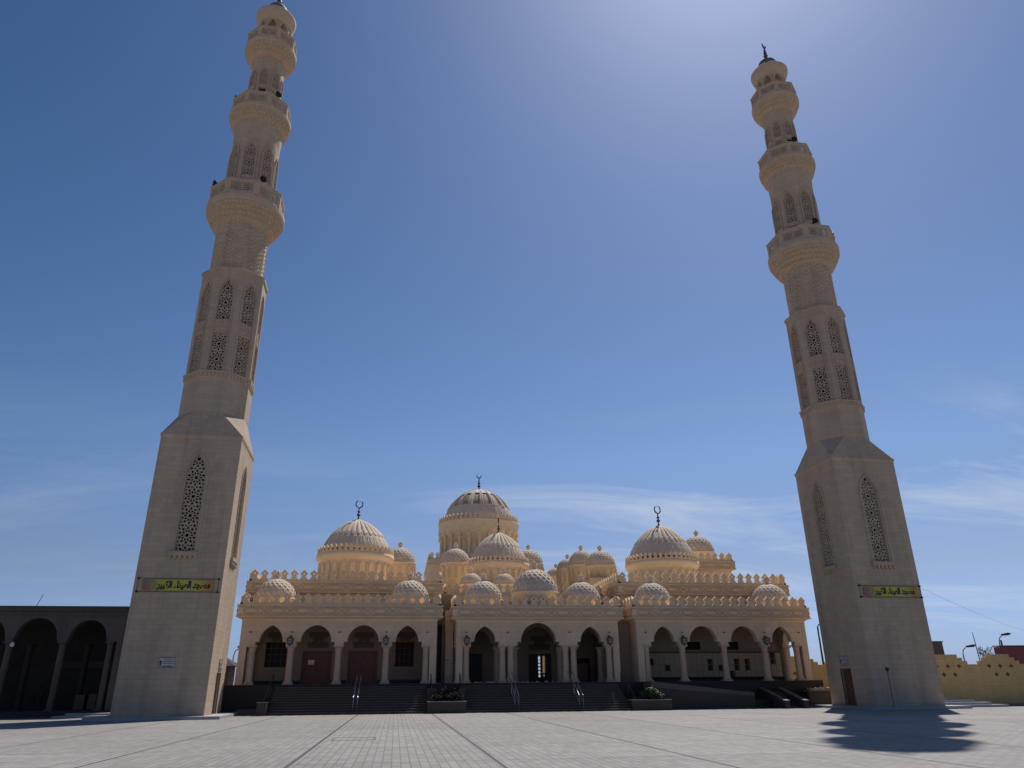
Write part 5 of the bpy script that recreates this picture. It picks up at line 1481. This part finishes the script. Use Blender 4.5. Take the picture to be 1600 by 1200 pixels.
# ------------------------------------------------------------------ yellow boundary wall and things beyond
def stepped_top(x0, L, z_low, z_high, units, lo_w, step_w=0.35, steps=2):
    """profile of raised panels with stepped shoulders from x0 to x0+L"""
    P = []
    u = L / units
    for i in range(units):
        a = x0 + i * u; b_ = a + u
        P += [(a, z_low), (a + lo_w / 2, z_low)]
        for k in range(steps): 
            z = z_low + (z_high - z_low) * (k + 1) / (steps + 1); P += [(a + lo_w / 2 + k * step_w, z), (a + lo_w / 2 + (k + 1) * step_w, z)]
        P += [(a + lo_w / 2 + steps * step_w, z_high), (b_ - lo_w / 2 - steps * step_w, z_high)]
        for k in range(steps - 1, -1, -1):
            z = z_low + (z_high - z_low) * (k + 1) / (steps + 1); P += [(b_ - lo_w / 2 - (k + 1) * step_w, z), (b_ - lo_w / 2 - k * step_w, z)]
        P += [(b_ - lo_w / 2, z_low), (b_, z_low)]
    return P
def boundary(xa, ya, xb, yb, units, z_low, z_high, lo_w, name_lb, rowlen=3):
    L = hypot(xb - xa, yb - ya); l, xf = lin_xf(xa, ya, xb, yb, 0)
    root = thing('boundary_wall', ((xa + xb) / 2, (ya + yb) / 2, 0), name_lb, 'wall', 'yellow boundary wall sections')
    top = stepped_top(0, L, z_low, z_high, units, lo_w)
    out = [(0, 0), (L, 0)] + top[::-1]
    cl = [out[0]]
    for p in out[1:]:
        if hypot(p[0] - cl[-1][0], p[1] - cl[-1][1]) > 1e-4: cl.append(p)
    mb = MB(); mb.plate(cl, [], xf, 0.25); mb.build('wall_panel', M['yellowwall'], root)
    u = L / units; hole = MB()
    for i in range(units):
        c = (i + 0.5) * u
        for r_ in range(2):
            nn = rowlen - r_
            for k in range(nn):
                q = c + (k - (nn - 1) / 2) * 0.85; v = z_low - 0.12 - r_ * 0.56
                hole.plate([(q - 0.11, v), (q, v - 0.17), (q + 0.11, v), (q, v + 0.17)], [], lambda a, b_, d: xf(a, b_, d - 0.015), 0.02)
                for s_ in (-1, 1): hole.plate([(q + s_ * 0.11 - 0.05, v), (q + s_ * 0.11, v - 0.06), (q + s_ * 0.11 + 0.05, v), (q + s_ * 0.11, v + 0.06)], [], lambda a, b_, d: xf(a, b_, d - 0.02), 0.02)
    hole.build('diamond_insets', M['wallhole'], root)
boundary(37.2, 51.2, 53.2, 50.3, 4, 2.75, 3.42, 0.9, 'yellow block wall with stepped top and diamond insets right of the right minaret')
boundary(28.0, 63.5, 40.5, 62.6, 3, 3.05, 3.75, 0.7, 'yellow block wall with diamond insets far behind, left of the right minaret')
boundary(37.3, 62.3, 37.14, 51.65, 3, 2.55, 3.28, 0.8, 'yellow block wall running back behind the right minaret')
mb = MB()
for i in range(4): mb.box(36.4 - 0.0, 41.2 - i * 0.9, 48.6 + i * 0.42, 51.3, 0.151 * i if i else 0.0, 0.15 * (i + 1))
struct(mb.build('side_steps', M['coping_slab']))
mb = MB(); mb.box(41.8, 60, 49.3, 50.1, 0, 0.16); struct(mb.build('kerb', M['coping']))

def street_lamp(x, y, h, ax, label, arm=1.6):
    root = thing('street_lamp', (x, y, 0), label, 'street lamp', 'street lamps beyond the walls')
    mb = MB(); mb.tube([(x, y, 0), (x, y, h * 0.5), (x, y, h - 0.7)], [0.09, 0.075, 0.055], 10); mb.build('pole', M['pole'], root)
    mb = MB(); mb.tube([(x, y, h - 0.72), (x + ax[0] * 0.12, y + ax[1] * 0.12, h - 0.3), (x + ax[0] * 0.45, y + ax[1] * 0.45, h - 0.05), (x + ax[0] * arm, y + ax[1] * arm, h + 0.1)], 0.045, 8); mb.build('arm', M['pole'], root)
    mb = MB(); p = Vector((x + ax[0] * (arm + 0.5), y + ax[1] * (arm + 0.5), h + 0.13)); a = Vector((ax[0], ax[1], 0.1)).normalized()
    mb.tube([p - a * 0.65, p - a * 0.5, p + a * 0.2, p + a * 0.55], [0.05, 0.12, 0.15, 0.05], 10); mb.build('lamp_head', M['darkmetal'], root)
street_lamp(59.65, 75, 5.0, (1, 0.0), 'street lamp with single arm over the low dip of the yellow wall', 0.7)
street_lamp(64.3, 75, 6.2, (1, 0.0), 'street lamp with single arm beside the red building', 0.6)
# curved top post behind the right end of the mosque
root = thing('curved_post', (43.5, 75, 0), 'dark post with hooked top rising behind the yellow wall next to the right minaret', 'post')
mb = MB(); P = [(43.5, 75, 0), (43.5, 75, 6.9)] + [(43.9 - 0.4 * cos(t), 75, 6.9 + 0.42 * sin(t)) for t in (0.4, 0.8, 1.2, 1.57, 2.0, 2.4)]
mb.tube(P, [0.14] + [0.085] + [0.06] * 6, 8); mb.build('pole', M['pole'], root)
mb = MB(); mb.tube([(61.6, 75, 0), (61.35, 75, 6.5)], [0.06, 0.035], 6)
tag(mb.build('thin_pole', M['pole']), 'thin bare pole rising behind the yellow wall between the two street lamps', 'pole')
red = thing('red_building', (82, 90, 0), 'low red building with grey end beyond the yellow wall at the right edge', 'building')
mb = MB(); mb.box(77.4, 80.6, 90, 91.5, 0, 5.75); mb.build('wall', M['redwall'], red)
mb = MB(); mb.box(80.61, 92, 90, 91.5, 0, 5.8); mb.build('grey_end', M['pole'], red)
mb = MB(); mb.box(77.3, 92.1, 89.9, 91.6, 5.81, 5.90); mb.build('roof', M['coping'], red)
mb = MB(); mb.box(78.3, 78.45, 91, 91.15, 5.90, 6.6); mb.build('roof_post', M['pole'], red)
brn = thing('brown_building', (66, 90, 0), 'brown building corner with rounded balcony just behind the right minaret', 'building')
mb = MB(); mb.box(58, 69.0, 90, 91.5, 0, 6.3); mb.build('wall', M['brownwall'], brn)
mb = MB(); mb.lathe(69.3, 91, [(1.3, 2.6), (1.6, 3.0), (1.75, 4.0), (1.5, 4.6), (1.1, 4.7)], 20); mb.build('balcony', M['brownwall'], brn)
mb = MB(); mb.box(57.9, 69.1, 89.9, 91.6, 6.301, 6.42); mb.build('roof', M['coping'], brn)
# wispy tree behind the wall
def wispy_tree(x, y, h, label, seed):
    root = thing('tree', (x, y, 0), label, 'tree'); rnd = random.Random(seed)
    mb = MB(); lf = MB()
    mb.tube([(x, y, 0), (x + 0.1, y, h * 0.45), (x - 0.05, y, h * 0.7)], [0.14, 0.1, 0.05], 8)
    for i in range(12):
        a = rnd.uniform(0, 2 * pi); l = rnd.uniform(0.4, 0.95); z = h * rnd.uniform(0.5, 0.78)
        q = [(x, y, z), (x + l * 0.5 * cos(a), y + l * 0.5 * sin(a), z + l * 0.5), (x + l * cos(a), y + l * sin(a), min(h, z + l * rnd.uniform(0.6, 1.1)))]
        mb.tube(q, [0.04, 0.025, 0.01], 5)
        for k in range(38):
            t = rnd.random(); b0 = Vector(q[1]).lerp(Vector(q[2]), t) + Vector((rnd.gauss(0, .12), rnd.gauss(0, .12), rnd.gauss(0, .12)))
            d = Vector((rnd.gauss(0, 1), rnd.gauss(0, 1), rnd.gauss(0, 1))).normalized(); s_ = d.cross(Vector((0.3, 0.2, 1))).normalized(); L = rnd.uniform(.1, .2)
            lf.add([b0, b0 + d * L * .5 + s_ * L * .22, b0 + d * L, b0 + d * L * .5 - s_ * L * .22], [(0, 1, 2, 3)])
    mb.build('trunk', M['bark'], root); lf.build('crown', M['leafdry'], root)
wispy_tree(63.2, 76, 6.0, 'thin wispy tree showing above the yellow wall between the lamps', 4)
# cable from the right minaret
mb = MB(); P = []
p0, p1 = Vector((RX + 2.45, RY - 0.5, 8.6)), Vector((92, 86, 5.2))
for i in range(25):
    t = i / 24; p = p0.lerp(p1, t); p.z -= 4 * t * (1 - t) * 1.5; P.append(p)
mb.tube(P, 0.007, 5); tag(mb.build('overhead_cable', M['pole']), 'thin sagging cable running from the right minaret to the far right', 'cable')
# glimpse between the left minaret and the mosque
kx = -16.1
kio = thing('kiosk', (-16.3, 75, 0), 'dark roofed kiosk glimpsed between the left minaret and the mosque', 'kiosk')
mb = MB(); mb.box(-17.6, -15.2, 75, 78, 0, 3.5); mb.build('wall', M['brownwall'], kio)
mb = MB(); mb.add([(-18.2, 74.4, 3.5), (-14.6, 74.4, 3.5), (-14.6, 78.6, 3.5), (-18.2, 78.6, 3.5), (-16.4, 76.5, 4.6)], [(0, 1, 4), (1, 2, 4), (2, 3, 4), (3, 0, 4), (0, 3, 2, 1)]); mb.build('roof', M['cementdark'], kio)
mb = MB(); mb.box(-16.4, -15.6, 74.93, 74.99, 2.2, 3.2); mb.build('panel', M['white'], kio)
street_lamp(-15.9, 80, 5.3, (1, 0), 'street lamp seen in the gap between the left minaret and the mosque', 0.4)

# recalculated outward normals so that bump and shading behave
for me in bpy.data.meshes:
    if me.users and len(me.polygons) < 60000:
        bm = bmesh.new(); bm.from_mesh(me); bmesh.ops.remove_doubles(bm, verts=bm.verts, dist=1e-5); bmesh.ops.recalc_face_normals(bm, faces=bm.faces); bm.to_mesh(me); bm.free()
